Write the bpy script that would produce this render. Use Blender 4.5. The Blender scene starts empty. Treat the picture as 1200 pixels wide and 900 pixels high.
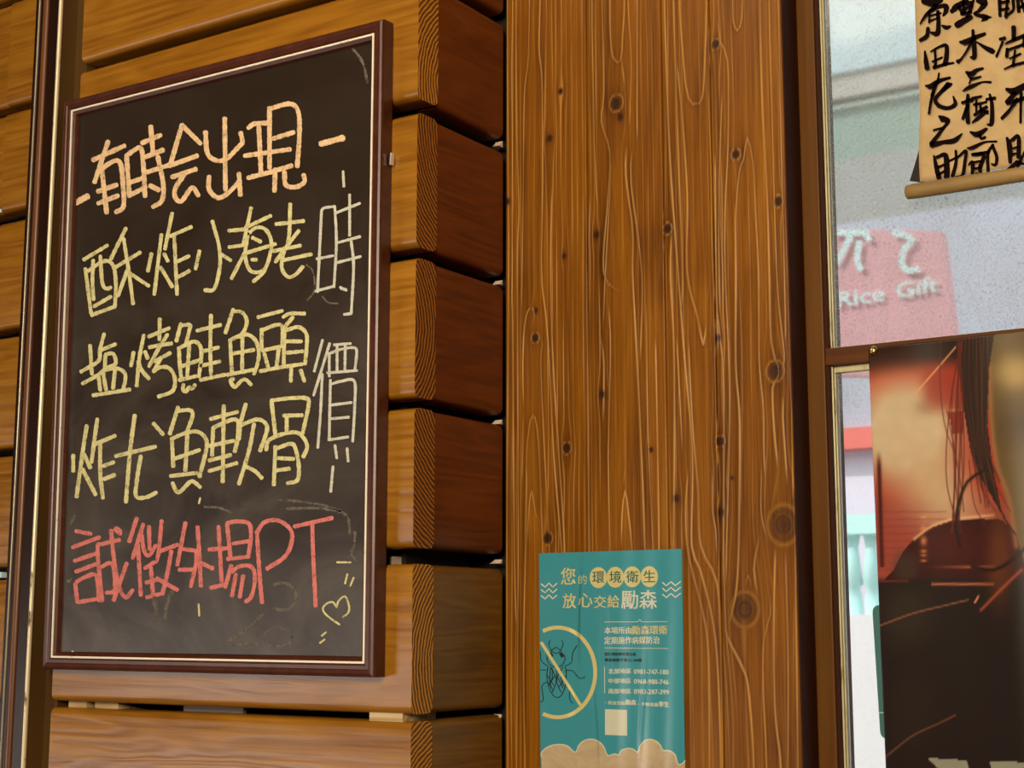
import bpy, math, random
import numpy as np
from mathutils import Vector, Matrix, noise as mnoise
random.seed(4)
rng = np.random.default_rng(7)

# ------------------------------------------------------------------ camera
YAW, PIT, ROLL, FPX = 0.581565, 0.158167, 0.0006115, 1796.23
_f = np.array([-math.sin(YAW), math.cos(YAW), 0]); _r = np.array([math.cos(YAW), math.sin(YAW), 0]); _u = np.array([0, 0, 1.0])
AF = _f*math.cos(PIT) + _u*math.sin(PIT); _U = _u*math.cos(PIT) - _f*math.sin(PIT)
AR = _r*math.cos(ROLL) + _U*math.sin(ROLL); AU = _U*math.cos(ROLL) - _r*math.sin(ROLL)
CAM = np.array([1.0719203, -1.42256655, 1.5])
sc = bpy.context.scene
cd = bpy.data.cameras.new('camera'); cam = bpy.data.objects.new('camera', cd); sc.collection.objects.link(cam)
cam.matrix_world = Matrix([[AR[i], AU[i], -AF[i], CAM[i]] for i in range(3)] + [[0, 0, 0, 1]])
cd.sensor_width = 36; cd.lens = 36*FPX/1200; cd.clip_start = 0.01
cd.dof.use_dof = True; cd.dof.focus_distance = 1.85; cd.dof.aperture_fstop = 14
sc.camera = cam

# ------------------------------------------------------------------ world, lights, exposure
w = bpy.data.worlds.new('sky'); sc.world = w; w.use_nodes = True
nt = w.node_tree; bg = nt.nodes['Background']
sky = nt.nodes.new('ShaderNodeTexSky'); sky.sky_type = 'HOSEK_WILKIE'; sky.turbidity = 8; sky.ground_albedo = .5
sky.sun_direction = Vector((-.5, -.6, .7)).normalized()
mx = nt.nodes.new('ShaderNodeMix'); mx.data_type = 'RGBA'; mx.inputs[0].default_value = .75
nt.links.new(sky.outputs[0], mx.inputs[6]); mx.inputs[7].default_value = (.86, .93, 1, 1)
nt.links.new(mx.outputs[2], bg.inputs[0]); bg.inputs[1].default_value = 2.1

def area(name, loc, target, sx, sy, power, col):
    l = bpy.data.lights.new(name, 'AREA'); l.shape = 'RECTANGLE'; l.size = sx; l.size_y = sy; l.energy = power; l.color = col
    o = bpy.data.objects.new(name, l); sc.collection.objects.link(o); o.location = loc
    o.rotation_euler = (Vector(target)-Vector(loc)).to_track_quat('-Z', 'Y').to_euler(); return o
area('window_daylight', (-3.55, -3.62, .72), (-3.55, 0, .72), 1.9, 1.25, 60, (1, .92, .86))
area('lamp_light', (1.0, -2.5, 2.25), (-.1, 0, 1.6), .8, .8, 71, (1, .86, .62))
area('ceiling_lamp_light', (.1, -.95, 2.94), (-.1, 0.1, 1.7), .5, .5, 7, (1, .84, .6))
sl = bpy.data.lights.new('sun', 'SUN'); sl.energy = 2.6; sl.angle = .02; sl.color = (1, .95, .88)
so = bpy.data.objects.new('sun', sl); sc.collection.objects.link(so); so.rotation_euler = Vector((.5, .6, -.7)).to_track_quat('-Z', 'Y').to_euler()
vs = sc.view_settings; vs.view_transform = 'Standard'; vs.look = 'None'; vs.gamma = 1; vs.use_curve_mapping = False; vs.exposure = 0.0
sc.cycles.max_bounces = 10; sc.cycles.transparent_max_bounces = 16; sc.cycles.caustics_refractive = False; sc.cycles.caustics_reflective = False
sc.cycles.sample_clamp_indirect = 4

# ------------------------------------------------------------------ helpers
def ray(u, v): return AF + AR*(u-600)/FPX - AU*(v-450)/FPX
def PY(u, v, y):
    d = ray(u, v); return CAM + d*(y-CAM[1])/d[1]
def PX(u, v, x):
    d = ray(u, v); return CAM + d*(x-CAM[0])/d[0]
def xz(u, v, y):
    p = PY(u, v, y); return (p[0], p[2])

def link(name, me, parent=None, mats=()):
    o = bpy.data.objects.new(name, me); sc.collection.objects.link(o)
    for m in mats: me.materials.append(m)
    if parent is not None: o.parent = parent
    return o
def mesh(name, vs_, fs, parent=None, mats=(), smooth=False, mi=None):
    me = bpy.data.meshes.new(name); me.from_pydata([tuple(map(float, q)) for q in vs_], [], fs); me.update()
    o = link(name, me, parent, mats)
    if smooth: me.polygons.foreach_set('use_smooth', [True]*len(me.polygons))
    if mi is not None: me.polygons.foreach_set('material_index', mi)
    return o
def tag(o, label=None, cat=None, group=None, kind=None):
    if label: o['label'] = label
    if cat: o['category'] = cat
    if group: o['group'] = group
    if kind: o['kind'] = kind
    return o
def empty(name, loc=(0, 0, 0)):
    o = bpy.data.objects.new(name, None); o.empty_display_size = .05; sc.collection.objects.link(o); o.location = loc; return o
def box(name, x0, x1, y0, y1, z0, z1, parent, mat, bev=0):
    b = bev
    if b <= 0:
        v = [(x, y, z) for x in (x0, x1) for y in (y0, y1) for z in (z0, z1)]
        f = [(0, 1, 3, 2), (4, 6, 7, 5), (0, 4, 5, 1), (2, 3, 7, 6), (0, 2, 6, 4), (1, 5, 7, 3)]
        o = mesh(name, v, f, parent, [mat])
    else:
        import bmesh
        bm = bmesh.new(); bmesh.ops.create_cube(bm, size=1)
        for q in bm.verts: q.co = ((x0+x1)/2+q.co.x*(x1-x0), (y0+y1)/2+q.co.y*(y1-y0), (z0+z1)/2+q.co.z*(z1-z0))
        bmesh.ops.bevel(bm, geom=bm.edges[:], offset=b, segments=2, profile=.6, affect='EDGES')
        me = bpy.data.meshes.new(name); bm.to_mesh(me); bm.free(); o = link(name, me, parent, [mat])
    return o

class N:
    def __init__(s, name):
        s.m = bpy.data.materials.new(name); s.m.use_nodes = True; s.t = s.m.node_tree
        s.b = s.t.nodes['Principled BSDF']; s.out = s.t.nodes['Material Output']
    def n(s, t, **k):
        x = s.t.nodes.new(t)
        for a, b in k.items(): setattr(x, a, b)
        return x
    def l(s, a, b): s.t.links.new(a, b)
    def val(s, x, sock):
        if hasattr(x, 'is_output'): s.l(x, sock)
        else: sock.default_value = x
    def math(s, op, a, b=0.0, c=None, clamp=False):
        x = s.n('ShaderNodeMath', operation=op, use_clamp=clamp); s.val(a, x.inputs[0]); s.val(b, x.inputs[1])
        if c is not None: s.val(c, x.inputs[2])
        return x.outputs[0]
    def mix(s, f, a, b, mode='MIX'):
        x = s.n('ShaderNodeMix', data_type='RGBA', blend_type=mode); s.val(f, x.inputs[0])
        for q, i in ((a, 6), (b, 7)):
            if isinstance(q, tuple): q = q+(1,) if len(q) == 3 else q
            s.val(q, x.inputs[i])
        return x.outputs[2]
    def noise(s, vec, scale, detail=4, rough=.55, dist=0.0):
        x = s.n('ShaderNodeTexNoise'); x.inputs['Scale'].default_value = scale; x.inputs['Detail'].default_value = detail
        x.inputs['Roughness'].default_value = rough; x.inputs['Distortion'].default_value = dist; s.l(vec, x.inputs['Vector']); return x.outputs['Fac']
    def obj(s): return s.n('ShaderNodeTexCoord').outputs['Object']
    def scale(s, vec, sc_, loc=(0, 0, 0)):
        x = s.n('ShaderNodeMapping'); x.inputs['Scale'].default_value = sc_; x.inputs['Location'].default_value = loc; s.l(vec, x.inputs['Vector']); return x.outputs[0]
    def ramp(s, f, *stops):
        x = s.n('ShaderNodeValToRGB'); cr = x.color_ramp
        while len(cr.elements) < len(stops): cr.elements.new(.5)
        for e, (p, c) in zip(cr.elements, stops): e.position = p; e.color = c+(1,) if len(c) == 3 else c
        s.l(f, x.inputs[0]); return x.outputs[0]
    def maprange(s, f, a, b, c=0.0, d=1.0):
        x = s.n('ShaderNodeMapRange'); s.l(f, x.inputs[0])
        for i, q in enumerate((a, b, c, d)): x.inputs[i+1].default_value = q
        return x.outputs[0]
    def attr(s, name, out='Fac'):
        x = s.n('ShaderNodeAttribute', attribute_name=name); return x.outputs[out]
    def bump(s, h, strength=.3, dist=.001):
        x = s.n('ShaderNodeBump'); x.inputs['Strength'].default_value = strength; x.inputs['Distance'].default_value = dist
        s.l(h, x.inputs['Height']); s.l(x.outputs[0], s.b.inputs['Normal'])
    def set(s, col=None, rough=None, **k):
        if col is not None:
            if isinstance(col, tuple) and len(col) == 3: col = col+(1,)
            s.val(col, s.b.inputs['Base Color'])
        if rough is not None: s.val(rough, s.b.inputs['Roughness'])
        for a, b in k.items(): s.val(b, s.b.inputs[a.replace('_', ' ')])
        return s.m
def plain(name, col, rough=.5, **k): return N(name).set(col, rough, **k)
def c8(r, g, b):
    f = lambda q: ((q/255+.055)/1.055)**2.4 if q/255 > .04045 else q/255/12.92
    return (f(r), f(g), f(b))

# grain that runs along x (or y) over a wooden board; every board gets its own stretch of it
def plank_mat(name, along, dark, mid, light, rough=.3, coat=.25, contrast=1.0):
    k = N(name); oc = k.obj(); oi = k.n('ShaderNodeObjectInfo')
    off = k.n('ShaderNodeCombineXYZ'); r = k.math('MULTIPLY', oi.outputs['Random'], 37.0)
    for i in range(3): k.l(r, off.inputs[i])
    add = k.n('ShaderNodeVectorMath', operation='ADD'); k.l(oc, add.inputs[0]); k.l(off.outputs[0], add.inputs[1]); v = add.outputs[0]
    s = {'x': (1.6, 14, 14), 'y': (14, 1.6, 14), 'z': (14, 14, 1.6)}[along]
    s2 = {'x': (5, 160, 160), 'y': (160, 5, 160), 'z': (160, 160, 5)}[along]
    broad = k.noise(k.scale(v, s), 1, 3, .5, .3)
    rings = k.n('ShaderNodeMath', operation='SINE'); k.l(k.math('MULTIPLY', broad, 70.0), rings.inputs[0])
    rr = k.math('MULTIPLY_ADD', rings.outputs[0], .5, .5)
    fine = k.noise(k.scale(v, s2), 1, 4, .6)
    cloud = k.noise(v, 9, 3, .5)
    f = k.math('ADD', k.math('MULTIPLY', rr, .22*contrast), k.math('ADD', k.math('MULTIPLY', fine, .75), k.math('MULTIPLY', cloud, .35)))
    f = k.math('SUBTRACT', f, .12*contrast)
    col = k.ramp(f, (.3, dark), (.55, mid), (.82, light))
    k.bump(k.math('ADD', fine, k.math('MULTIPLY', rr, .9)), .4, .0008)
    k.set(col, k.math('MULTIPLY_ADD', fine, .25, rough-.1)); k.b.inputs['Coat Weight'].default_value = coat; k.b.inputs['Coat Roughness'].default_value = .22
    return k.m
def endgrain_mat(name, dark, light):
    k = N(name); a = k.attr('pith', 'Vector'); ln = k.n('ShaderNodeVectorMath', operation='LENGTH'); k.l(a, ln.inputs[0])
    nz = k.noise(k.obj(), 45, 4, .6)
    ph = k.math('ADD', k.math('MULTIPLY', ln.outputs['Value'], 1150.0), k.math('MULTIPLY', nz, 9.0))
    s = k.n('ShaderNodeMath', operation='SINE'); k.l(ph, s.inputs[0])
    pores = k.noise(k.obj(), 900, 2, .6)
    f = k.math('ADD', k.math('MULTIPLY_ADD', s.outputs[0], .32, .38), k.math('MULTIPLY', pores, .35))
    k.bump(f, .5, .0012)
    return k.set(k.ramp(f, (.3, dark), (.62, light), (1, tuple(min(1, q*1.8) for q in light))), .55)

M = {}
M['plank'] = plank_mat('honey varnished pine', 'x', (.185, .063, .003), (.305, .120, .006), (.41, .178, .015), .34, .15, .6)
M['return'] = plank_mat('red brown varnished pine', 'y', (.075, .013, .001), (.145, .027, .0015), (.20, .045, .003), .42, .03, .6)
M['return_sheen'] = plank_mat('olive sheen on varnished pine', 'y', (.085, .032, .002), (.165, .064, .004), (.22, .095, .008), .42, .03, .6)  # varnish reflection on the lower return boards, painted as an olive tone
M['end'] = endgrain_mat('cut end grain', (.12, .034, .002), (.46, .19, .02))
M['core'] = plain('dark wall core', (.012, .005, .002), .9)
M['spacer'] = plank_mat('pale raw timber', 'x', (.35, .22, .09), (.55, .38, .18), (.7, .52, .3), .7, 0)
M['sealant'] = plain('pale sealant', (.8, .62, .45), .6)

# ------------------------------------------------------------------ wall_left: horizontal planks with open joints
T, D = .041, .19
XL = -.607
wall_left = mesh('wall_left', *[[(x, y, z) for x in (-.60, -.06) for y in (.075, .15) for z in (0, 3)], [(0, 1, 3, 2), (4, 6, 7, 5), (0, 4, 5, 1), (2, 3, 7, 6), (0, 2, 6, 4), (1, 5, 7, 3)]], None, [M['core']])
tag(wall_left, kind='structure')
gaps = [(2.293, 2.3065), (2.1172, 2.1346), (1.9368, 1.9499), (1.7563, 1.7685), (1.5738, 1.5925), (1.3948, 1.4032)]
levels = []
z = 3.0; zs = [3.0]
tops = [3.0, 2.845, 2.660, 2.4765] + [g[0] for g in gaps] + [1.215, 1.035, .855, .675, .495, .315, .135]
bots = [2.857, 2.672, 2.4885] + [g[1] for g in gaps] + [1.227, 1.047, .867, .687, .507, .327, .147, 0.0]
levels = list(zip(bots, tops))
def rr_section(a0, a1, z0, z1, r, n=4):
    pts = []
    for cx, cz, st in ((a1-r, z1-r, 0), (a0+r, z1-r, 90), (a0+r, z0+r, 180), (a1-r, z0+r, 270)):
        for i in range(n+1):
            t = math.radians(st+90*i/n); pts.append((cx+r*math.cos(t), cz+r*math.sin(t)))
    return pts
def plank(parent, along, s0, s1, a0, a1, z0, z1, r, mats, pith=None, name='plank'):
    sec = rr_section(a0, a1, z0, z1, r); n = len(sec); v = []
    for s in (s0, s1):
        for a, zz in sec: v.append((s, a, zz) if along == 'x' else (a, s, zz))
    f = [(i, (i+1) % n, n+(i+1) % n, n+i) for i in range(n)]
    e0 = len(v)
    v += v[:n]; v += v[n:2*n]      # separate cap vertices
    f += [tuple(range(e0+n-1, e0-1, -1)), tuple(range(e0+n, e0+2*n))]
    if along == 'y': f = [tuple(reversed(q)) for q in f]
    o = mesh(name, v, f, parent, mats, mi=[0]*n+[1, 1] if len(mats) > 1 else None)
    o.data.polygons.foreach_set('use_smooth', [True]*n+[False, False])
    if pith is not None:
        at = o.data.attributes.new('pith', 'FLOAT_VECTOR', 'POINT')
        arr = np.array([(q[0]*0, q[1]-pith[0], q[2]-pith[1]) if along == 'x' else (q[0]-pith[0], 0, q[2]-pith[1]) for q in v], float)
        at.data.foreach_set('vector', arr.ravel())
    return o
M['end_red'] = endgrain_mat('red brown cut end grain', (.055, .012, .001), (.30, .10, .010))
pith_at = {4: (.10, -.05), 5: (.12, .08), 6: (-.10, 0), 7: (.14, .16), 8: (.12, -.03), 9: (.12, -.12)}
for i, (z0, z1) in enumerate(levels):
    zc = (z0+z1)/2; pc = pith_at.get(i, (.1, -.1))
    plank(wall_left, 'x', XL, .0, 0.0, T, z0, z1, .009, [M['plank'], M['end_red'] if i in (5, 6, 7) else M['end']], (.02+pc[0], zc+pc[1]))
# pieces wedged in the open joints
for (u0, u1, z0, z1, m, y0) in ((80, 101, 1.3948, 1.4032, 'spacer', .012), (111, 138, 1.3948, 1.4032, 'spacer', .016), (433, 472, 1.3948, 1.4032, 'spacer', .006), (454, 467, 1.5738, 1.5925, 'sealant', .03)):
    xa, xb = PY(u0, 835, y0)[0], PY(u1, 835, y0)[0]
    if m == 'sealant': xb = xa+.006
    box('spacer', xa, xb, y0, .07, z0-.003 if m == 'spacer' else z0-.002, z1+.003 if m == 'spacer' else z1-.008, wall_left, M[m])
box('spacer', PY(215, 832, .03)[0], PY(285, 832, .03)[0], .03, .036, 1.39, 1.41, wall_left, plain('grey plastic shim', (.30, .25, .22), .6))

# side of the wall end: the return facing right
wall_side = box('wall_side', -.075, -.045, T+.005, D-.012, 0, 3, None, M['core']); tag(wall_side, kind='structure')
for i, (z0, z1) in enumerate(levels):
    plank(wall_side, 'y', T+.0006, D-.004, -.04, 0.0, z0, z1, .009, [M['return_sheen'] if i >= 8 else M['return']])
for zz in (2.1346, 1.9499, 1.7685, 1.5925, 1.4032):
    h = {2.1346: .0085, 1.9499: .0065, 1.7685: .006, 1.5925: .005, 1.4032: .004}[zz]; wq = h*1.1
    v = [(0-.012, D-.016, zz-.0125), (-.001, D-.004, zz-.0125), (-.001, D-.004, zz-.0125+h), (-.012, D-.004, zz-.0125+h*.8), (-.012, D-.004, zz-.0125)]
    mesh('sealant', [(-.01, D-.003-wq, zz-.012), (-.001, D-.003-wq, zz-.012), (-.001, D-.003, zz-.012), (-.02, D-.003, zz-.012), (-.012, D-.003, zz-.012+h), (-.001, D-.003, zz-.012+h)], [(0, 1, 2, 3), (0, 4, 5, 1), (1, 5, 2), (3, 2, 5, 4), (0, 3, 4)], wall_side, [M['sealant']])

# planks left of the dark post, set 7 cm back
wall_far = box('wall_far_left', -4.6, -.69, .125, .15, 0, 3, None, M['core']); tag(wall_far, kind='structure')
YL = .055
xj = PY(11.5, 40, YL)[0]
for i, (z0, z1) in enumerate(levels):
    dz = -.004
    plank(wall_far, 'x', xj+.0012, -.6865, YL, YL+.04, z0+dz, z1+dz, .008, [M['plank']])
    plank(wall_far, 'x', -2.4, xj-.0012, YL+.004, YL+.044, z0+dz, z1+dz, .008, [M['plank']])
    plank(wall_far, 'x', -4.6, -2.403, YL+.002, YL+.042, z0+dz, z1+dz, .008, [M['plank']])
for px_, pz_ in ((1, 672), (1, 244)):
    q = PY(px_, pz_, YL+.003); box('spacer', q[0]-.02, q[0]+.001, YL+.004, YL+.02, q[2]-.006, q[2]+.002, wall_far, plain('bluish light in the joint', (.55, .75, .85), .4))  # bluish light showing through the joints, put in as small coloured blocks

# ------------------------------------------------------------------ trim_1: dark glossy post beside the board
k = N('dark lacquered wood'); f = k.noise(k.scale(k.obj(), (70, 70, 2)), 1, 4)
M['lacquer'] = k.set(k.ramp(f, (.3, (.010, .003, .001)), (.8, (.028, .008, .003))), .3, Coat_Weight=.2, Coat_Roughness=.15, Specular_IOR_Level=.3)
k = N('olive brown painted side'); f = k.noise(k.scale(k.obj(), (8, 8, 2)), 1, 3)
M['olive'] = k.set(k.ramp(f, (.3, (.06, .025, .005)), (.8, (.12, .06, .012))), .45)
k = N('brown bead'); f = k.noise(k.scale(k.obj(), (80, 80, 3)), 1, 3)
M['bead'] = k.set(k.ramp(f, (.3, (.11, .035, .010)), (.8, (.20, .07, .022))), .35)
k = N('worn pale edge with painted glint'); o_ = k.obj(); f = k.noise(k.scale(o_, (60, 60, 14)), 1, 5, .75)
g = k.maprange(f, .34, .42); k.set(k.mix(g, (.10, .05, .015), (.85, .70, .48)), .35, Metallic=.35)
M['edge'] = k.m  # worn strip with the bright arris reflection painted into its pale colour
post = mesh('trim_1', [(x, y, z_) for x in (-.690, -.632) for y in (-.018, .13) for z_ in (0, 3)], [(0, 1, 3, 2), (4, 6, 7, 5), (0, 4, 5, 1), (2, 3, 7, 6), (0, 2, 6, 4), (1, 5, 7, 3)], None, [M['lacquer'], M['olive']], mi=[0, 1, 0, 0, 0, 0])
tag(post, kind='structure')
def vbead(name, x0, x1, y0, y1, mat, parent, n=6, z0=0.0, z1=3.0):
    # half-round strip running up the post, convex towards -y
    pts = [(x0+(x1-x0)*(.5-.5*math.cos(math.pi*i/n)), y1+(y0-y1)*math.sin(math.pi*i/n)) for i in range(n+1)]
    v = [(x, y, zz) for zz in (z0, z1) for x, y in pts]; m = n+1
    f = [(i, i+1, m+i+1, m+i) for i in range(n)]+[(0, m, 2*m-1, m-1)]
    return mesh(name, v, f, parent, [mat], True)
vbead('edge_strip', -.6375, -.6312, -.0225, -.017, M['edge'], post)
box('fillet', -.633, XL-.0005, .010, .12, 0, 3, post, M['olive'])
vbead('moulding', -.6725, -.6605, -.0225, -.017, M['bead'], post)
vbead('moulding', -.6835, -.6795, -.0205, -.017, plain('dull silver highlight line', (.30, .24, .18), .3, Metallic=.5), post)  # thin highlight on the post front, painted as a silver strip

# ------------------------------------------------------------------ the chalkboard
board = empty('chalkboard', (-.32, -.001, 1.447))
tag(board, 'black menu chalkboard in a maroon frame covered with coloured chalk handwriting', 'chalkboard')
board_inv = Matrix.Translation((.32, .001, -1.447))
BO = [(-.6042, 1.4458), (-.0381, 1.4446), (-.0381, 2.2369), (-.6160, 2.2425)]     # outer corners BL BR TR TL (x,z)
sg = [(1, 1), (-1, 1), (-1, -1), (1, -1)]
k = N('maroon moulding'); f = k.noise(k.scale(k.obj(), (60, 60, 60)), 1, 3)
M['maroon'] = k.set(k.ramp(f, (.3, (.050, .010, .004)), (.8, (.095, .022, .008))), .38, Coat_Weight=.12, Coat_Roughness=.25)
k = N('white inlay line'); f = k.noise(k.obj(), 120, 4, .8)
M['inlay'] = k.set(k.mix(k.maprange(f, .30, .36), (.12, .05, .02), (.9, .82, .66)), .35)
prof = [(0, -.001), (0, -.0185), (.0012, -.0212), (.0038, -.0226), (.0075, -.0219), (.0088, -.0208), (.0128, -.0208), (.0140, -.0192), (.0152, -.0190)]
inl = [(.0152, -.0190), (.0153, -.0200), (.0176, -.0200), (.0178, -.0188)]
prof2 = [(.0178, -.0188), (.0215, -.0165), (.0232, -.0125), (.0232, -.006)]
def rail(name, i, pr, mat):
    j = (i+1) % 4; v = []
    for c in (i, j):
        for d, y in pr: v.append((BO[c][0]+sg[c][0]*d+.32, y+.001, BO[c][1]+sg[c][1]*d-1.447))
    n = len(pr); f = [(a, a+1, n+a+1, n+a) for a in range(n-1)]
    if n > 5: f += [tuple(range(n)), tuple(range(2*n-1, n-1, -1))]
    return mesh(name, v, f, board, [mat], False)
for i in range(4):
    o = rail('frame_rail', i, prof, M['maroon']); rail('frame_lip', i, prof2, M['maroon']); rail('inlay_line', i, inl, M['inlay'])
# writing surface: dark slate lacquer with wiped chalk dust
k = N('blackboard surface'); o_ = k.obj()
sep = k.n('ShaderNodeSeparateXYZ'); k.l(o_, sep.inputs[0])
low = k.maprange(sep.outputs[2], .62, .05)                       # more dust towards the bottom of the board
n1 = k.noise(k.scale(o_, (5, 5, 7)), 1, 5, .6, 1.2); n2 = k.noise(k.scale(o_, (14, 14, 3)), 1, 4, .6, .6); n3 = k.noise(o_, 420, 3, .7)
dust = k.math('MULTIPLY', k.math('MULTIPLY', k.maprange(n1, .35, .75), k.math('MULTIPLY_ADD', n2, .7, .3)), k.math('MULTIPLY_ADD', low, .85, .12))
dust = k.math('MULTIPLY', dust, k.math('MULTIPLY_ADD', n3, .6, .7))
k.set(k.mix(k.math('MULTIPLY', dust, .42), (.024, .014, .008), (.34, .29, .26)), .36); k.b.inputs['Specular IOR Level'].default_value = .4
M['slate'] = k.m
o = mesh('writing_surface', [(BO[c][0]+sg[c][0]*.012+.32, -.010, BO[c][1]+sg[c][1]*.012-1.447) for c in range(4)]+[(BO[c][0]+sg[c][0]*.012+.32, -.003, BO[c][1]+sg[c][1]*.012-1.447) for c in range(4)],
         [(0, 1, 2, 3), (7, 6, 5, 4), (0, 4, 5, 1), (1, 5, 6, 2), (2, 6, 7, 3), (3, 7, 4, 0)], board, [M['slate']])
YB = -.0114

def catmull(pts, step=1.6, closed=False):
    p = np.array(pts, float)
    if len(p) < 3:
        n = max(2, int(np.linalg.norm(p[1, :2]-p[0, :2])/step)+1); return p[0]+(p[1]-p[0])*np.linspace(0, 1, n)[:, None]
    q = np.vstack([2*p[0]-p[1], p, 2*p[-1]-p[-2]]); out = []
    for i in range(1, len(q)-2):
        n = max(2, int(np.linalg.norm(q[i+1, :2]-q[i, :2])/step)); t = np.linspace(0, 1, n, endpoint=False)[:, None]
        out.append(.5*((2*q[i])+(-q[i-1]+q[i+1])*t+(2*q[i-1]-5*q[i]+4*q[i+1]-q[i+2])*t**2+(-q[i-1]+3*q[i]-3*q[i+1]+q[i+2])*t**3))
    out.append(p[-1:]); return np.vstack(out)
def ribbon(V, Fc, pts, width, place, jitter=.12, dup=0.0, smooth=True, step=1.6, taper=True):
    """flat stroke along pts (picture units); width number or third column; place(u,v,k)->world"""
    pp = [list(q) for q in pts]
    p = catmull(pp, step) if smooth else np.array(pp, float)
    if not smooth and len(p) >= 2:
        segs = [p[i]+(p[i+1]-p[i])*np.linspace(0, 1, max(2, int(np.linalg.norm((p[i+1]-p[i])[:2])/step)), endpoint=False)[:, None] for i in range(len(p)-1)]
        p = np.vstack(segs+[p[-1:]])
    n = len(p); wd = p[:, 2] if p.shape[1] > 2 else np.full(n, float(width))
    xy = p[:, :2]; d = np.gradient(xy, axis=0); L = np.linalg.norm(d, axis=1); L[L < 1e-6] = 1; d /= L[:, None]; nr = np.stack([-d[:, 1], d[:, 0]], 1)
    wd = np.maximum(wd, .3)*(1+jitter*(rng.random(n)-.5)*2)
    # round ends
    a, b = xy[0], xy[-1]; r0, r1 = wd[0]/2, wd[-1]/2
    rows = []
    if taper:
        for t in (.95, .6, .25): rows.append((a-d[0]*r0*t*.8, nr[0], wd[0]*math.sqrt(1-t*t)))
    rows += [(xy[i], nr[i], wd[i]) for i in range(n)]
    if taper:
        for t in (.25, .6, .95): rows.append((b+d[-1]*r1*t*.8, nr[-1], wd[-1]*math.sqrt(1-t*t)))
    base = len(V)
    for c, m, ww in rows:
        for s in (-.5, .5):
            q = c+m*ww*s; V.append(place(q[0], q[1], dup))
    for i in range(len(rows)-1): Fc.append((base+2*i, base+2*i+1, base+2*i+3, base+2*i+2))

def chalk_mat(name, col, cover=.5):
    k = N(name); o_ = k.obj(); f = k.noise(o_, 700, 4, .75); g = k.noise(o_, 90, 3, .6)
    a = k.maprange(k.math('ADD', k.math('MULTIPLY', f, .8), k.math('MULTIPLY', g, .4)), cover-.07, cover+.05)
    k.set(k.mix(g, tuple(q*.66 for q in col), tuple(min(1, q*1.15) for q in col)), .9, Alpha=a); k.b.inputs['Specular IOR Level'].default_value = .1
    return k.m
CH = {'peach': chalk_mat('peach chalk', (.88, .60, .35)), 'yellow': chalk_mat('yellow chalk', (.74, .67, .34)), 'white': chalk_mat('white chalk', (.66, .64, .54), .46),
      'pink': chalk_mat('pink chalk', (.74, .22, .20)), 'dust': chalk_mat('faint wiped chalk', (.17, .15, .125), .56)}
def crop(ox, oy, s): return lambda L: [[(ox+a/s, oy+b/s)+tuple(c) for a, b, *c in st] for st in L]
cA, cB, cC, cDd = crop(70, 100, 6), crop(240, 100, 6), crop(80, 230, 6), crop(220, 230, 5.4545)
cE, cF, cG, cH = crop(80, 350, 6.6667), crop(240, 350, 6), crop(70, 460, 6.3158), crop(240, 440, 5.625)
cI, cJ = crop(70, 590, 6.3158), crop(240, 590, 5)
rowset = []
rowset.append(('peach', 4.9, cA([
 [(235,525),(455,425)], [(340,395),(295,530),(245,680)], [(300,580),(390,530),(430,560),(445,700),(448,850),(395,892)], [(295,580),(330,895)], [(270,745),(400,700)], [(270,830),(410,775)],
 [(470,495),(490,780)], [(470,495),(520,458),(568,440),(585,520),(600,780)], [(490,685),(590,650)], [(490,775),(605,715)], [(580,405),(710,350)], [(640,290),(655,460)], [(600,505),(725,455)], [(600,615),(770,560)], [(690,500),(728,700),(718,810),(655,855)], [(635,705),(695,735)],
 [(860,280),(775,565)], [(860,280),(990,410)], [(775,565),(965,495)], [(790,645),(955,590)], [(880,620),(815,720),(812,785),(855,815),(930,720),(975,775)]])+cB([
 [(140,235),(145,735)], [(5,330),(20,480),(90,530),(160,510),(240,430),(265,400),(252,335)], [(30,640),(30,730),(90,790),(160,760),(240,680)], [(240,620),(250,770)],
 [(305,300),(350,270),(440,265)], [(380,290),(395,610)], [(280,495),(600,450)], [(305,650),(460,610),(610,565)], [(455,160),(455,580)], [(455,165),(600,130),(658,190),(665,350),(650,570)], [(480,375),(625,330)], [(495,590),(490,745)], [(560,610),(570,700),(640,715),(700,680),(695,630)]]),
 'peach orange chalk line of five characters along the top of the board'))
rowset.append(('peach', 6.2, cA([[(115,825),(195,780)]])+cB([[(815,412),(970,370)]]), None))
rowset.append(('yellow', 3.9, cC([
 [(110,445),(275,345)], [(120,510),(160,820)], [(140,525),(220,470),(280,455),(320,500),(335,620),(328,775)], [(328,775),(165,835)], [(175,450),(170,600),(178,725)], [(225,420),(240,610),(270,650),(300,640)], [(180,775),(300,705)], [(405,225),(300,440)], [(330,500),(505,395)], [(390,300),(430,560),(455,755)], [(415,520),(350,700)], [(415,530),(565,630)],
 [(585,405),(560,525)], [(655,270),(605,690)], [(675,405),(700,455)], [(650,500),(730,635)], [(730,120),(680,370)], [(720,280),(865,215)], [(745,280),(765,690)], [(765,460),(850,420)], [(770,570),(850,525)]])+cDd([
 [(75,350),(50,465)], [(158,160),(200,320),(205,450),(170,590),(110,600)], [(220,375),(275,410)], [(262,220),(355,212)], [(265,325),(375,310)], [(280,525),(370,350)], [(405,75),(355,310)], [(370,200),(530,125)],
 [(385,240),(368,380),(400,475),(470,480),(510,430),(535,300),(500,215),(440,200),(385,240)], [(365,365),(560,305)], [(415,265),(465,290)], [(410,405),(438,405)], [(510,430),(480,490),(420,545)],
 [(565,178),(740,158)], [(655,50),(650,230),(640,300)], [(550,350),(720,315)], [(710,220),(640,310),(560,420)], [(605,410),(790,370)], [(620,330),(600,450),(640,515),(690,500),(735,450)]]),
 'yellow chalk line of five characters below the peach one'))
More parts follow.
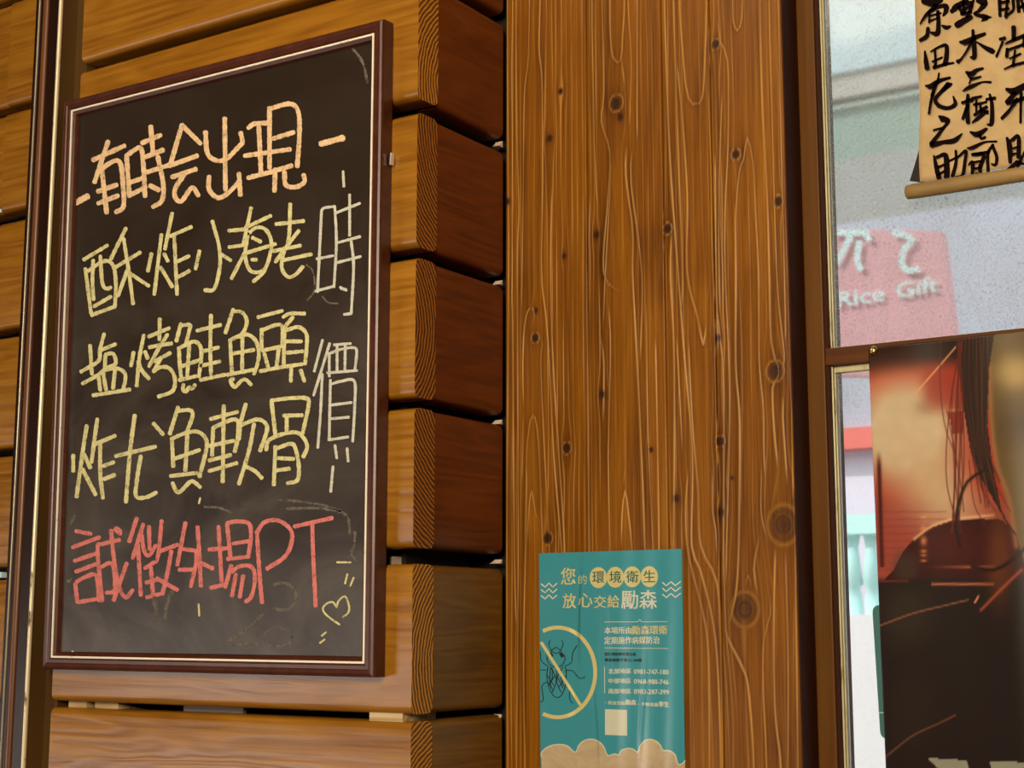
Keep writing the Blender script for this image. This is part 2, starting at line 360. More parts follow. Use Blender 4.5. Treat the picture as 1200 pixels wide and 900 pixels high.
rowset.append(('yellow', 4.0, cE([
 [(170,365),(185,590)], [(100,570),(235,487),(248,400),(280,275)], [(110,665),(225,600),(275,560)], [(258,402),(370,355)], [(290,440),(285,550)], [(290,435),(350,430),(372,490),(355,520),(285,545)], [(235,590),(250,715)], [(270,570),(295,710)], [(275,560),(380,545),(440,580),(445,640),(430,700)], [(365,560),(350,700)], [(195,755),(480,710)],
 [(510,420),(490,525)], [(590,285),(555,470),(535,680)], [(545,490),(575,560),(630,625)], [(715,160),(712,320)], [(630,295),(790,230)], [(635,380),(720,362),(805,350)], [(775,280),(700,400),(630,530)], [(600,415),(620,465)], [(675,490),(795,425)], [(725,460),(665,570)], [(665,570),(720,535),(790,545),(832,620),(815,720),(705,765)],
 [(880,195),(845,330)], [(880,210),(950,205),(945,250),(920,350)], [(860,390),(920,360),(985,335),(1030,370),(1040,450),(1020,610)], [(865,390),(870,500),(885,640)], [(945,370),(930,600)], [(880,530),(1025,480)], [(870,635),(1000,605)], [(900,670),(895,710),(920,725),(945,690),(965,705),(990,675)],
 [(1005,250),(1190,205)], [(1115,130),(1110,390),(1115,590)], [(1055,410),(1175,380)], [(1035,525),(1185,490)]])+cF([
 [(-29,571),(140,535)], [(200,75),(145,240)], [(200,90),(260,95),(295,150),(280,220),(240,270)], [(180,290),(250,260),(310,255),(360,300),(380,380),(370,460),(345,530)], [(178,290),(190,510)], [(265,270),(262,500)], [(200,385),(345,360)], [(160,535),(340,500)], [(200,565),(180,575),(210,620),(260,575),(290,570),(325,605)],
 [(375,130),(545,85)], [(400,215),(400,350),(415,370)], [(395,225),(500,185),(545,200),(545,330)], [(405,365),(540,335)], [(420,390),(445,480)], [(520,350),(505,470)], [(390,510),(545,480)], [(550,130),(600,105),(700,105)], [(620,130),(570,190),(565,220)], [(560,200),(555,470)], [(580,220),(660,200),(715,250),(715,350),(705,460)], [(580,300),(680,300)], [(580,380),(685,370)], [(550,480),(685,460)], [(608,490),(605,580)], [(675,505),(700,580)]]),
 'yellow chalk line of five characters across the middle of the board'))
rowset.append(('yellow', 4.2, cG([
 [(100,465),(100,580)], [(200,245),(170,440),(125,770)], [(180,460),(225,555)], [(170,570),(265,755)], [(278,195),(235,515)], [(255,385),(410,320)], [(300,370),(300,600),(320,780)], [(320,545),(400,515)], [(330,640),(405,610)],
 [(415,470),(710,400)], [(555,170),(520,440),(490,810)], [(600,470),(575,620),(565,765),(640,775),(715,740)], [(695,230),(765,310)],
 [(875,110),(815,305)], [(875,135),(960,130),(985,160),(965,230),(940,290)], [(845,335),(930,300),(1020,290),(1080,340),(1085,420),(1035,620)], [(830,340),(840,545)], [(945,300),(930,575)], [(850,490),(1035,425)], [(820,618),(1015,595)], [(835,670),(860,725),(890,735),(960,665),(990,660),(1040,700)]])+cH([
 [(38,287),(215,240)], [(55,345),(48,525)], [(55,345),(130,310),(190,290),(220,310),(215,420),(198,500)], [(125,200),(118,700)], [(30,465),(190,430)], [(30,560),(170,525)], [(28,630),(210,578)], [(270,190),(240,300),(225,420)], [(245,325),(340,290),(395,310),(410,360),(365,495)], [(325,320),(290,500),(225,715)], [(260,595),(330,630),(375,675)],
 [(440,170),(465,390)], [(440,165),(560,150),(665,150),(685,190),(645,380)], [(520,265),(640,262)], [(540,270),(540,370)], [(405,490),(420,430),(500,390),(600,375),(650,410),(675,470),(650,535)], [(465,470),(455,720)], [(475,480),(570,450),(600,490),(620,600),(610,690),(545,710)], [(485,545),(585,550)], [(475,625),(555,615)]]),
 'yellow chalk line of five characters, the lowest yellow one'))
rowset.append(('pink', 4.3, cI([
 [(120,205),(230,225)], [(95,325),(295,250)], [(110,425),(270,370)], [(120,505),(265,450)], [(115,595),(130,730)], [(125,580),(190,545),(270,535),(290,720)], [(140,730),(290,705)], [(440,270),(320,300),(280,340),(315,720)], [(380,200),(400,400),(440,620),(490,695),(540,640)], [(310,470),(370,440),(400,480),(405,640),(345,660)], [(495,445),(400,715)], [(410,190),(450,225)], [(418,180),(448,205)],
 [(570,110),(515,280)], [(618,155),(540,405)], [(580,310),(600,680)], [(660,170),(665,340)], [(605,230),(625,350),(660,385),(710,310)], [(755,130),(725,400),(690,440),(630,480)], [(740,355),(870,305)], [(675,470),(690,670)], [(640,585),(735,560)], [(645,695),(740,670)], [(825,355),(800,500),(760,670)], [(720,555),(870,640)],
 [(930,145),(870,455)], [(895,335),(1010,350)], [(1010,350),(1010,440),(970,615)], [(885,490),(980,490)], [(1020,175),(1035,400),(1045,610)], [(1045,440),(1130,480)]])+cJ([
 [(80,135),(90,300),(98,455)], [(25,270),(135,262)], [(35,495),(115,475)], [(130,115),(150,310)], [(130,115),(190,105),(260,120),(270,200),(255,310)], [(165,235),(265,220)], [(135,325),(255,312)], [(155,365),(120,490)], [(160,400),(200,370),(260,365),(290,400),(290,480),(270,550),(240,575)], [(182,415),(160,540)], [(225,425),(205,550)],
 [(305,165),(320,400),(335,580)], [(305,170),(350,110),(430,100),(500,150),(510,220),(470,310),(365,382)], [(525,135),(745,85)], [(630,125),(635,300),(650,600)]]),
 'pink chalk line of characters ending in PT at the bottom of the board'))
rowset.append(('white', 2.9, cB([[(972,605),(978,710)]])+cDd([
 [(855,95),(830,610)], [(855,95),(870,75),(940,65)], [(940,65),(950,300),(935,580)], [(935,575),(810,608)], [(825,400),(930,380)], [(950,105),(1100,45)], [(1035,-9),(1035,250)], [(965,295),(1100,258)], [(950,425),(1105,385)], [(1045,290),(1060,450),(1045,750)], [(1045,750),(1000,755)], [(975,582),(1015,602)], [(980,590),(1010,595)]])+cF([
 [(828,290),(770,510)], [(878,315),(765,680)], [(910,325),(1025,315)], [(875,385),(875,545)], [(890,380),(960,355),(1050,345),(1068,380),(1055,500)], [(930,335),(930,500)], [(988,325),(985,495)], [(860,522),(1070,505)]])+cH([
 [(774,-8),(764,225),(745,475)], [(828,30),(820,420)], [(840,55),(900,38),(985,38),(988,200),(975,435)], [(835,195),(968,178)], [(835,285),(948,275)], [(815,425),(945,405)], [(858,460),(870,545)], [(938,480),(945,565)], [(845,600),(830,765)]]),
 'thin white chalk column of two tall characters down the right side'))
rowset.append(('yellow', 2.0, cJ([
 [(790,710),(720,660),(692,620),(712,588),(750,578),(772,608)], [(772,608),(785,570),(822,545),(845,600),(840,640),(810,665)], [(775,345),(855,345)], [(835,415),(822,468)], [(872,435),(852,485)], [(710,755),(685,775)], [(702,797),(675,817)]])+cI([[(62,578),(84,560)], [(60,574),(82,562)], [(1028,745),(1033,830)]])+cG([[(1040,780),(1030,820)]])+crop(40, 760, 2.727)([[(122,9),(124,11)]]),
 'small pale yellow chalk heart with little ticks in the lower right corner'))
rs_ = []
for mk, wd, strokes, lab in rowset:
    if lab is None:
        for q_ in strokes: rs_.append((mk, wd, [q_], 'short peach chalk dash', 'chalk_dash'))
    elif 'heart' in lab:
        rs_.append((mk, wd, strokes[:2], 'small pale yellow chalk heart', 'chalk_heart'))
        for q_ in strokes[2:]: rs_.append((mk, wd, [q_], 'tiny pale yellow chalk tick', 'chalk_tick'))
    else: rs_.append((mk, wd, strokes, lab, 'chalk_lettering'))
for ri, (mk, wd, strokes, lab, nm) in enumerate(rs_):
    V, Fc = [], []
    for si, st in enumerate(strokes):
        ribbon(V, Fc, st, wd*1.12, lambda u, v, kk: tuple(PY(u, v, YB+.00003*(si % 9))-np.array([-.32, -.001, 1.447])), .14)
    o = mesh(nm, V, Fc, board, [CH[mk]]); tag(o, lab)
V, Fc = [], []
circ = lambda cx, cy, rx, ry, a0=0, a1=360: [(cx+rx*math.cos(math.radians(t)), cy+ry*math.sin(math.radians(t))) for t in np.linspace(a0, a1, 14)]
for st, wd in ((cJ([circ(430, 785, 82, 55)]), 3), (cJ([circ(450, 545, 85, 80, -120, 120)]), 3.5), (cJ([[(340,650),(240,740),(140,820),(310,826)]]), 4), (cH([[(480,820),(640,832),(800,860),(900,895)]]), 2.6),
               (cJ([[(880,170),(875,240),(860,300),(910,350)]]), 3), (cJ([[(480,30),(700,30),(830,70),(850,180)]]), 3), (crop(80, 0, 3)([[(1000,170),(1035,220),(1052,290)]]), 3), (cI([[(110,90),(85,150)]]), 3),
               (cI([[(700,700),(715,800),(700,870)]]), 5), (cI([[(830,660),(790,760),(775,860)]]), 4), (cJ([[(0,20),(80,25),(150,50)]]), 2.5), (cDd([[(760,440),(800,480),(810,600),(760,670)], [(860,640),(900,680),(960,685)]]), 1.8)):
    for s_ in st:
        V, Fc = [], []; ribbon(V, Fc, s_, wd, lambda u, v, kk: tuple(PY(u, v, YB+.00012)-np.array([-.32, -.001, 1.447])), .5)
        tag(mesh('chalk_smudge', V, Fc, board, [CH['dust']]), 'faint half-wiped chalk curve')
# little hardware on the right edge of the frame
q = PY(458, 187, -.006)
mesh('clip', [(q[0]-.32*-1-.0005+a, b+.001, q[2]-1.447+c) for a, b, c in ((0, -.008, -.007), (.002, -.008, -.007), (.003, -.008, .008), (.001, -.008, .008), (0, -.002, -.007), (.002, -.002, -.007), (.003, -.002, .008), (.001, -.002, .008))],
     [(0, 1, 2, 3), (7, 6, 5, 4), (0, 4, 5, 1), (1, 5, 6, 2), (2, 6, 7, 3), (3, 7, 4, 0)], board, [plain('white metal clip', (.85, .82, .75), .3, Metallic=.6)])

# ------------------------------------------------------------------ wall_back: upright knotty pine boards
c7, c8_, c9 = crop(590, 0, 2.8135), crop(590, 320, 2.8135), crop(590, 600, 3)
XE = .3925
Z0B, Z1B = 1.20, 2.42
# (points, strength, half width in metres, fill tone)
R1 = c7([[(12,0),(14,450),(16,900)],[(40,0),(42,300),(45,500),(50,700),(45,900)],[(30,0),(28,900)],[(85,0),(80,200),(68,320),(65,600),(60,900)],[(120,0),(117,160),(127,280),(128,600),(125,900)],[(290,0),(300,500),(310,700)],[(325,0),(330,300),(322,400),(350,500),(345,640),(330,900)],
 [(350,0),(352,120),(360,190),(385,200),(392,120),(398,0)],[(388,200),(398,280),(385,300)],[(405,480),(403,580),(425,760),(425,900)],[(350,490),(352,600),(335,900)],[(530,0),(545,450),(560,700),(575,900)],[(580,0),(600,280),(618,335),(632,345),(655,320),(665,150),(668,0)],[(570,200),(590,400),(605,650),(605,900)],[(675,300),(685,600),(690,900)],
 [(705,60),(715,140),(738,200),(740,450),(730,700),(730,900)],[(845,0),(847,150),(855,400),(870,700),(875,900)],[(875,0),(885,400),(900,900)],[(905,0),(915,500),(925,900)],[(755,0),(757,70),(770,100),(783,70),(787,0)],[(765,900),(765,700),(778,560),(790,530),(803,455),(822,540),(830,700),(840,900)],[(697,500),(700,900)],[(708,550),(710,900)],[(720,300),(712,600),(722,900)],
 [(440,0),(440,470)],[(410,0),(420,200),(415,420)],[(560,0),(575,500),(590,900)],[(425,480),(420,600),(455,900)]])
R2 = c8_([[(12,0),(10,900)],[(50,0),(48,900)],[(30,200),(35,900)],[(65,450),(63,300),(68,180),(80,125),(92,115),(101,130),(99,170)],[(120,200),(128,240),(122,290),(135,600),(150,900)],[(128,0),(140,150),(150,300),(165,600),(190,900)],[(70,900),(78,560),(97,470),(115,560),(128,900)],[(65,450),(60,700)],[(75,900),(85,760),(93,722),(105,790),(122,835)],
 [(280,0),(283,900)],[(345,100),(352,250),(345,600),(350,900)],[(320,200),(330,300),(328,500)],[(440,0),(435,200),(450,500),(465,900)],[(470,100),(475,500),(492,900)],[(500,200),(512,900)],[(388,900),(390,800),(400,720),(412,800),(422,900)],[(350,0),(390,65),(430,0)],[(395,700),(402,630)],
 [(550,0),(562,300),(560,900)],[(617,0),(640,150),(658,235),(670,150),(685,0)],[(590,0),(598,300),(622,600),(620,900)],[(570,200),(590,600)],[(608,200),(622,500),(640,700),(650,900)],[(735,0),(745,400),(735,900)],[(765,0),(765,300),(778,500),(775,900)],[(700,0),(712,200),(725,380),(725,900)],
 [(838,0),(842,280),(856,450),(858,600),(865,700)],[(880,0),(882,230),(905,310),(900,350),(886,380),(890,500),(905,660)],[(908,0),(915,180),(925,290),(905,350)],[(925,380),(920,470),(935,700)],[(950,400),(955,750)],[(925,0),(930,250)],[(155,0),(163,300),(182,600),(200,900)]])
R3 = c9([[(20,0),(15,900)],[(50,0),(45,900)],[(80,0),(70,500),(75,900)],[(100,0),(120,80)],[(640,0),(650,150),(700,350),(720,500),(725,900)],[(665,0),(690,200),(745,450),(765,900)],[(700,0),(720,100),(750,250),(765,500),(770,900)],[(735,0),(745,60),(750,160)],[(775,400),(800,470),(850,570),(868,700),(880,900)],[(935,280),(938,360),(915,450),(912,600),(925,900)],
 [(850,280),(853,240),(861,228),(868,245),(868,278)],[(820,0),(815,300),(790,400)],[(955,120),(950,400),(955,700),(975,900)],[(990,130),(1000,500),(1000,900)],[(1025,100),(1030,500),(1035,900)],[(900,80),(880,200),(895,300)],[(905,0),(930,110)],[(1050,200),(1055,900)],[(845,500),(860,640)]])
FILL = [(c7([[(755,0),(757,70),(770,100),(783,70),(787,0)]])[0], .45), (c7([[(765,900),(765,700),(790,530),(803,455),(822,540),(830,700),(840,900)]])[0], .2), (c8_([[(617,0),(640,150),(658,235),(670,150),(685,0)]])[0], .25),
        (c8_([[(75,900),(85,760),(93,722),(105,790),(128,900)]])[0], .5), (c8_([[(388,900),(390,800),(400,720),(412,800),(422,900)]])[0], .45), (c7([[(345,480),(403,480),(403,580),(425,900),(335,900),(350,600)]])[0], .15), (c7([[(352,60),(360,190),(385,200),(392,60)]])[0], -.1),
        (c9([[(850,280),(861,228),(868,278)]])[0], .7), (c7([[(690,60),(712,60),(715,200),(700,560),(690,560)]])[0], -.45), (c7([[(280,700),(345,760),(340,900),(280,900)]])[0], -.3), (c7([[(450,740),(520,730),(528,900),(455,900)]])[0], -.3),
        (c8_([[(285,0),(340,0),(330,250),(290,350)]])[0], -.25), (c8_([[(430,0),(530,0),(530,60),(440,140)]])[0], -.25), (c8_([[(290,400),(345,400),(340,700),(290,700)]])[0], -.15), (c8_([[(690,180),(722,180),(722,900),(695,900)]])[0], -.3), (c9([[(740,0),(760,0),(800,300),(770,700),(740,400)]])[0], -.2)]
KN = [(657,107,4),(644,162,4),(722,121,8),(727,137,4),(627,396,5),(664,525,5.5),(641.5,631,6),(705.5,462,4),(763,527,3),(792.6,584,4),(844,517,5),(841.6,396,4),(908,435,9),(918,615,16),(782,268,5),(862,181,5),(911.6,236,5),(838,52,5),(873,714,14),(595,236,4),(661,300,3),(699,275,4),(628,364,3),(858,560,2),(845,600,4)]
lines_x = []
def merge(La, Lb, gap):
    La, Lb = [list(q) for q in La], [list(q) for q in Lb]; used = set()
    for a in La:
        best, bi = 11, None
        for i, b in enumerate(Lb):
            if i in used or b[0][1] > gap+2: continue
            if abs(a[-1][1]-b[0][1]) < 45 and a[-1][1] >= gap-3:
                d = abs(a[-1][0]-b[0][0])
                if d < best: best, bi = d, i
        if bi is not None:
            b = Lb[bi]; used.add(bi); tail = [q for q in b if q[1] > a[-1][1]+12]; a += tail
        elif a[-1][1] >= gap-3: a.append((a[-1][0]+random.uniform(-3, 3), a[-1][1]+random.uniform(40, 110)))
    for i, b in enumerate(Lb):
        if i not in used:
            if abs(b[0][1]-gap) < 3: b.insert(0, (b[0][0]+random.uniform(-3, 3), gap-random.uniform(40, 110)))
            La.append(b)
    return La
RR = merge(merge(R1, R2, 319), R3, 600)
for pts_ in RR:
    pts_ = [tuple(q) for q in pts_]
    if pts_[0][1] < 2: pts_ = [(pts_[0][0], -90)]+pts_
    if pts_[-1][1] < 2: pts_ = pts_+[(pts_[-1][0], -90)]
    if pts_[-1][1] > 895: pts_ = pts_+[(pts_[-1][0], 990)]
    lines_x.append(([xz(a, b, D) for a, b in pts_], random.uniform(.75, 1.1), random.uniform(.0008, .0012)))
fills_x = [([xz(a, b, D) for a, b in p], t) for p, t in FILL]
knots_x = [xz(a, b, D)+(r*.00105,) for a, b, r in KN]
fine = []   # fine growth lines as upright rows
for u0, u1, sp in ((641, 688, 5.6), (600, 613, 5), (741, 777, 7.5), (693, 706, 5), (783, 805, 6), (901, 924, 9), (841, 853, 4.5), (620, 640, 7), (712, 740, 9), (806, 835, 9), (856, 900, 13)):
    u = u0
    while u < u1:
        fine.append((PY(u, 450, D)[0], random.uniform(.4, .9)*(.45 if sp > 6.5 else 1), random.random()*100)); u += sp*random.uniform(.75, 1.3)

def wood_fields(X, Z):
    ridge = np.zeros_like(X); tone = np.zeros_like(X); knot = np.zeros_like(X)
    Xw = X.copy()
    for kx, kz, r in knots_x:
        dx, dz = X-kx, Z-kz; e = np.exp(-((dx/(2.2*r))**2+(dz/(5*r))**2)); Xw -= np.sign(dx)*np.minimum(abs(dx), r)*e*.9
        rr_ = np.sqrt(dx**2+(dz/1.15)**2)/r; big = min(1, .0055/r); knot = np.maximum(knot, np.clip(1.45-rr_, 0, 1)*(.25+.75*big)+(0 if big > .9 else np.clip(1.2-rr_, 0, 1)*.5*(np.sin(rr_*15)*.5+.5)*np.clip(rr_*2, 0, 1)))
        ridge = np.maximum(ridge, (.6*big+.1)*np.exp(-((rr_-1.15)/.13)**2)*(r > .0045)); tone -= .35*np.exp(-(rr_/1.8)**2); ridge = np.maximum(ridge, .3*np.exp(-((rr_-.55)/.12)**2)*(r > .007))
    wob = .0014*np.sin(Z*9+1)+.0008*np.sin(Z*23+X*40)
    for fx, st_, ph in fine:
        a = st_*(.6+.4*np.sin(Z*11+ph)*np.sin(Z*27+ph*2)); s = .00075
        ridge = np.maximum(ridge, a*np.exp(-((Xw-fx-wob*math.cos(ph))/s)**2))
    for pts_, st_, wd_ in lines_x:
        p = catmull(pts_, .012)
        lo, hi = p.min(0)-.004, p.max(0)+.004
        m = np.where((X > lo[0]) & (X < hi[0]) & (Z > lo[1]) & (Z < hi[1]))[0]
        if not len(m): continue
        x_, z_ = X[m], Z[m]; best = np.full(len(m), 1e9); bt = np.zeros(len(m))
        for i in range(len(p)-1):
            a, b = p[i], p[i+1]; d = b-a; L = d@d
            if L < 1e-12: continue
            t = np.clip(((x_-a[0])*d[0]+(z_-a[1])*d[1])/L, 0, 1); dd = (x_-a[0]-t*d[0])**2+(z_-a[1]-t*d[1])**2
            best = np.minimum(best, dd)
        ph = pts_[0][0]*900; fade = np.ones(len(m))
        for e_ in (p[0], p[-1]): fade = np.minimum(fade, np.clip(np.sqrt((x_-e_[0])**2+(z_-e_[1])**2)/.022, 0, 1))
        ridge[m] = np.maximum(ridge[m], fade*st_*(.8+.2*np.sin(z_*31+ph))*np.exp(-best/wd_**2))
        tone[m] -= .32*fade*np.exp(-best/(3.6*wd_)**2)  # dark halo paints a soft shadow beside each ridge
    for poly, t in fills_x:
        P_ = np.array(poly); inside = np.zeros(len(X), bool); n = len(P_)
        for i in range(n):
            (x1, z1), (x2, z2) = P_[i], P_[(i+1) % n]
            c = ((z1 > Z) != (z2 > Z)) & (X < (x2-x1)*(Z-z1)/((z2-z1) if abs(z2-z1) > 1e-9 else 1e-9)+x1); inside ^= c
        if t > 0:
            zl, zh = P_[:, 1].min(), P_[:, 1].max(); tone += inside*t*np.clip((Z-zl)/.045, 0, 1)*np.clip((zh-Z)/.03, 0, 1)
        else:
            c = P_.mean(0); s = (P_.max(0)-P_.min(0))*.5+.002; tone += t*np.exp(-(((X-c[0])/s[0])**2+((Z-c[1])/s[1])**2)**1.5)
    return ridge, tone, knot

k = N('knotty pine'); o_ = k.obj(); rg = k.attr('ridge'); tn = k.attr('tone'); kn = k.attr('knot')
pore = k.noise(k.scale(o_, (420, 420, 9)), 1, 4, .65); broad = k.noise(k.scale(o_, (22, 22, 2.2)), 1, 4, .55, .4); cl = k.noise(o_, 6, 2)
f = k.math('ADD', k.math('ADD', k.math('MULTIPLY', pore, .5), k.math('MULTIPLY', broad, .7)), k.math('MULTIPLY_ADD', tn, .34, -.08))
base = k.ramp(f, (.25, (.060, .014, .0006)), (.5, (.200, .064, .0012)), (.85, (.37, .145, .005)))
c_ = k.mix(k.math('MULTIPLY', rg, .55), base, (.88, .42, .07)); c_ = k.mix(k.maprange(kn, .1, .9), c_, (.035, .010, .003))  # lighter grain lines, with the highlights on the ridges painted in
k.bump(k.math('ADD', rg, k.math('MULTIPLY', pore, .4)), .5, .0014)
k.set(c_, k.math('MULTIPLY_ADD', pore, .2, .28)); k.b.inputs['Coat Weight'].default_value = .04; k.b.inputs['Specular IOR Level'].default_value = .25; k.b.inputs['Coat Roughness'].default_value = .2
M['pine'] = k.m
wall_back = box('wall_back', -.66, XE-.004, D+.018, D+.12, 0, 3, None, M['core']); tag(wall_back, kind='structure')
joints = [0.0015] + [PY(u, v, D)[0] for u, v in ((688.5, 300), (778.5, 300), (837, 320))] + [XE]
def board_up(x0, x1, z0, z1, nx, nz, thin=.0):
    g = .0012; cols = [x0+g*.4]+list(np.linspace(x0+g*1.4, x1-g*1.4, nx))+[x1-g*.4]
    rows = list(np.linspace(z0, z1, nz)); nc = len(cols)
    cu = .0004
    V, Fc = [], []
    for zz in rows:
        V.append((cols[0], D+.016, zz))
        for i, xx in enumerate(cols): V.append((xx, D+(.0012 if i in (0, nc-1) else 0), zz))
        V.append((cols[-1], D+.016, zz))
    m = nc+2
    for r in range(nz-1):
        for i in range(m-1): Fc.append((r*m+i, r*m+i+1, (r+1)*m+i+1, (r+1)*m+i))
    o = mesh('plank', V, Fc, wall_back, [M['pine']], True)
    A = np.array(V); rd, tn_, kn_ = wood_fields(A[:, 0].copy(), A[:, 2].copy())
    for nme, arr in (('ridge', rd), ('tone', tn_), ('knot', kn_)):
        at = o.data.attributes.new(nme, 'FLOAT', 'POINT'); at.data.foreach_set('value', arr.astype(np.float32))
    return o
for a, b in zip(joints[:-1], joints[1:]):
    board_up(a, b, Z0B, Z1B, max(8, int((b-a)/.0007)), 420)
    for z0, z1 in ((0, Z0B-.001), (Z1B+.001, 3)): box('plank', a+.0008, b-.0008, D, D+.016, z0, z1, wall_back, M['pine'])

# ------------------------------------------------------------------ window_1
YS, YG = .235, .2475
k = N('window stain brown'); f = k.noise(k.scale(k.obj(), (90, 90, 3)), 1, 4, .6)
M['stile'] = k.set(k.ramp(f, (.3, (.10, .034, .003)), (.8, (.17, .064, .006))), .5, Specular_IOR_Level=.2)
k = N('window rail stain'); f = k.noise(k.scale(k.obj(), (3, 90, 90)), 1, 4, .6)
M['rail'] = k.set(k.ramp(f, (.3, (.075, .020, .003)), (.8, (.14, .042, .005))), .5, Specular_IOR_Level=.2)
k = N('aged cream bead'); f = k.noise(k.scale(k.obj(), (60, 60, 20)), 1, 4, .7)
M['cream'] = k.set(k.ramp(f, (.3, (.30, .20, .08)), (.42, (.62, .52, .28)), (.8, (.80, .72, .48))), .4)
M['darkedge'] = plain('dark maroon edge', (.045, .009, .002), .6, Specular_IOR_Level=.15)
win = empty('window_1', (XE, YS, 1.0)); tag(win, kind='structure')
def wbox(name, x0, x1, y0, y1, z0, z1, mat, bev=0):
    o = box(name, x0-XE, x1-XE, y0-YS, y1-YS, z0-1.0, z1-1.0, win, mat, bev); return o
WX1 = 1.9
XS = PY(967, 450, YS)[0]
wbox('jamb', XE-.003, XE+.0005, D+.001, YS+.03, 0, 3, M['darkedge'])
wbox('stile', XE, XS, YS, YS+.05, 0, 3, M['stile'], .0015)
wbox('stile_edge', XS+.0001, XS+.0035, YS+.004, YS+.045, 0, 3, M['darkedge'])
ZRt = PY(980, 409, YG)[2]; ZRb = PY(972, 430, YG)[2]
wbox('rail', XS, WX1, YS+.002, YS+.045, ZRb, ZRt, M['rail'], .0012)
wbox('rail', XS, WX1, YS, YS+.05, 0.0, 1.05, M['rail'], .0015)
wbox('rail', XS, WX1, YS, YS+.05, 2.62, 3.0, M['rail'], .0015)
wbox('stile', WX1, WX1+.06, YS, YS+.05, 0, 3, M['stile'], .0015)
XB0, XB1 = XS+.0035, PY(979, 450, YG)[0]
for z0, z1 in ((1.05, ZRb), (ZRt, 2.62)):
    wbox('glazing_bead', XB0, XB0+(XB1-XB0)*.55, YG-.002, YG+.012, z0, z1, M['cream'], .001)
    wbox('glazing_bead', XB0+(XB1-XB0)*.62, XB1, YG+.001, YG+.012, z0, z1, M['cream'], .0008)
wbox('glazing_bead', XB1, WX1, YG, YG+.012, ZRb-.0075, ZRb, M['cream'], .001)
wbox('glazing_bead', XB1, WX1, YG+.001, YG+.012, ZRt, ZRt+.0022, plain('white sill line', (.85, .82, .76), .5))
def glass_mat(name, rough, frost, zlo=None):
    k = N(name); o_ = k.obj(); t = k.t
    gl = k.n('ShaderNodeBsdfRefraction'); gl.inputs['IOR'].default_value = 1.45; gl.inputs['Roughness'].default_value = rough; gl.inputs['Color'].default_value = (.93, .97, .96, 1)
    gs = k.n('ShaderNodeBsdfGlossy'); gs.inputs['Roughness'].default_value = .08
    df = k.n('ShaderNodeBsdfDiffuse'); df.inputs['Color'].default_value = (.62, .60, .55, 1)
    tr = k.n('ShaderNodeBsdfTranslucent'); tr.inputs['Color'].default_value = (.8, .8, .76, 1)
    ad = k.n('ShaderNodeMixShader'); ad.inputs[0].default_value = .6; k.l(df.outputs[0], ad.inputs[1]); k.l(tr.outputs[0], ad.inputs[2])
    sp = k.noise(o_, 380, 3, .8); bl = k.noise(k.scale(o_, (9, 9, 6)), 1, 4, .6)
    fr = k.math('ADD', k.math('MULTIPLY', k.maprange(sp, .56, .72), .5), k.math('MULTIPLY', bl, .28))
    fr = k.math('MULTIPLY', fr, frost, clamp=True)
    if zlo is not None:
        sp2 = k.n('ShaderNodeSeparateXYZ'); k.l(o_, sp2.inputs[0]); fr = k.math('ADD', k.math('MULTIPLY', fr, .12), k.math('MULTIPLY', fr, k.maprange(sp2.outputs[2], zlo-.02, zlo+.02)))
    m1 = k.n('ShaderNodeMixShader'); k.l(fr, m1.inputs[0]); k.l(gl.outputs[0], m1.inputs[1]); k.l(ad.outputs[0], m1.inputs[2])
    m2 = k.n('ShaderNodeMixShader'); fz = k.n('ShaderNodeFresnel'); fz.inputs[0].default_value = 1.35; k.l(fz.outputs[0], m2.inputs[0]); k.l(m1.outputs[0], m2.inputs[1]); k.l(gs.outputs[0], m2.inputs[2])
    k.l(m2.outputs[0], k.out.inputs[0]); return k.m
M['gl_up'] = glass_mat('dusty frosted glass', .05, 1.4)
M['gl_lo'] = glass_mat('clear glass frosted at the top', .035, 1.3, PY(1000, 490, YG)[2]-1.0)
o = wbox('pane', XB0, WX1, YG+.005, YG+.009, ZRt, 2.62, M['gl_up']); tag(o, 'dusty upper pane')
o = wbox('pane', XB0, WX1, YG+.005, YG+.009, 1.05, ZRb, M['gl_lo']); tag(o, 'lower pane, clear below a frosted strip')
# brass screw on the rail
def dome(name, c, r, h, parent, mat, n=16, rings=4, axis=-1):
    V = [(c[0], c[1]+axis*h, c[2])]; Fc = []
    for i in range(1, rings+1):
        a = math.pi/2*i/rings
        for j in range(n):
            t = 2*math.pi*j/n; V.append((c[0]+r*math.sin(a)*math.cos(t), c[1]+axis*h*math.cos(a), c[2]+r*math.sin(a)*math.sin(t)))
    for j in range(n): Fc.append((0, 1+j, 1+(j+1) % n))
    for i in range(rings-1):
        for j in range(n): Fc.append((1+i*n+j, 1+(i+1)*n+j, 1+(i+1)*n+(j+1) % n, 1+i*n+(j+1) % n))
    return mesh(name, V, Fc, parent, [mat], True)
q = PY(1024, 411.5, YS+.001)
scr = dome('push_pin', (q[0], YS+.001, q[2]), .0062, .0055, None, plain('brass', (.62, .38, .12), .3, Metallic=1)); tag(scr, 'small round brass pin on the dark window rail', 'pin')
dome('pin_tip', (q[0]-.001, YS-.0042, q[2]+.001), .0022, .0018, scr, plain('bright brass', (.8, .6, .3), .2, Metallic=1), 10, 3)

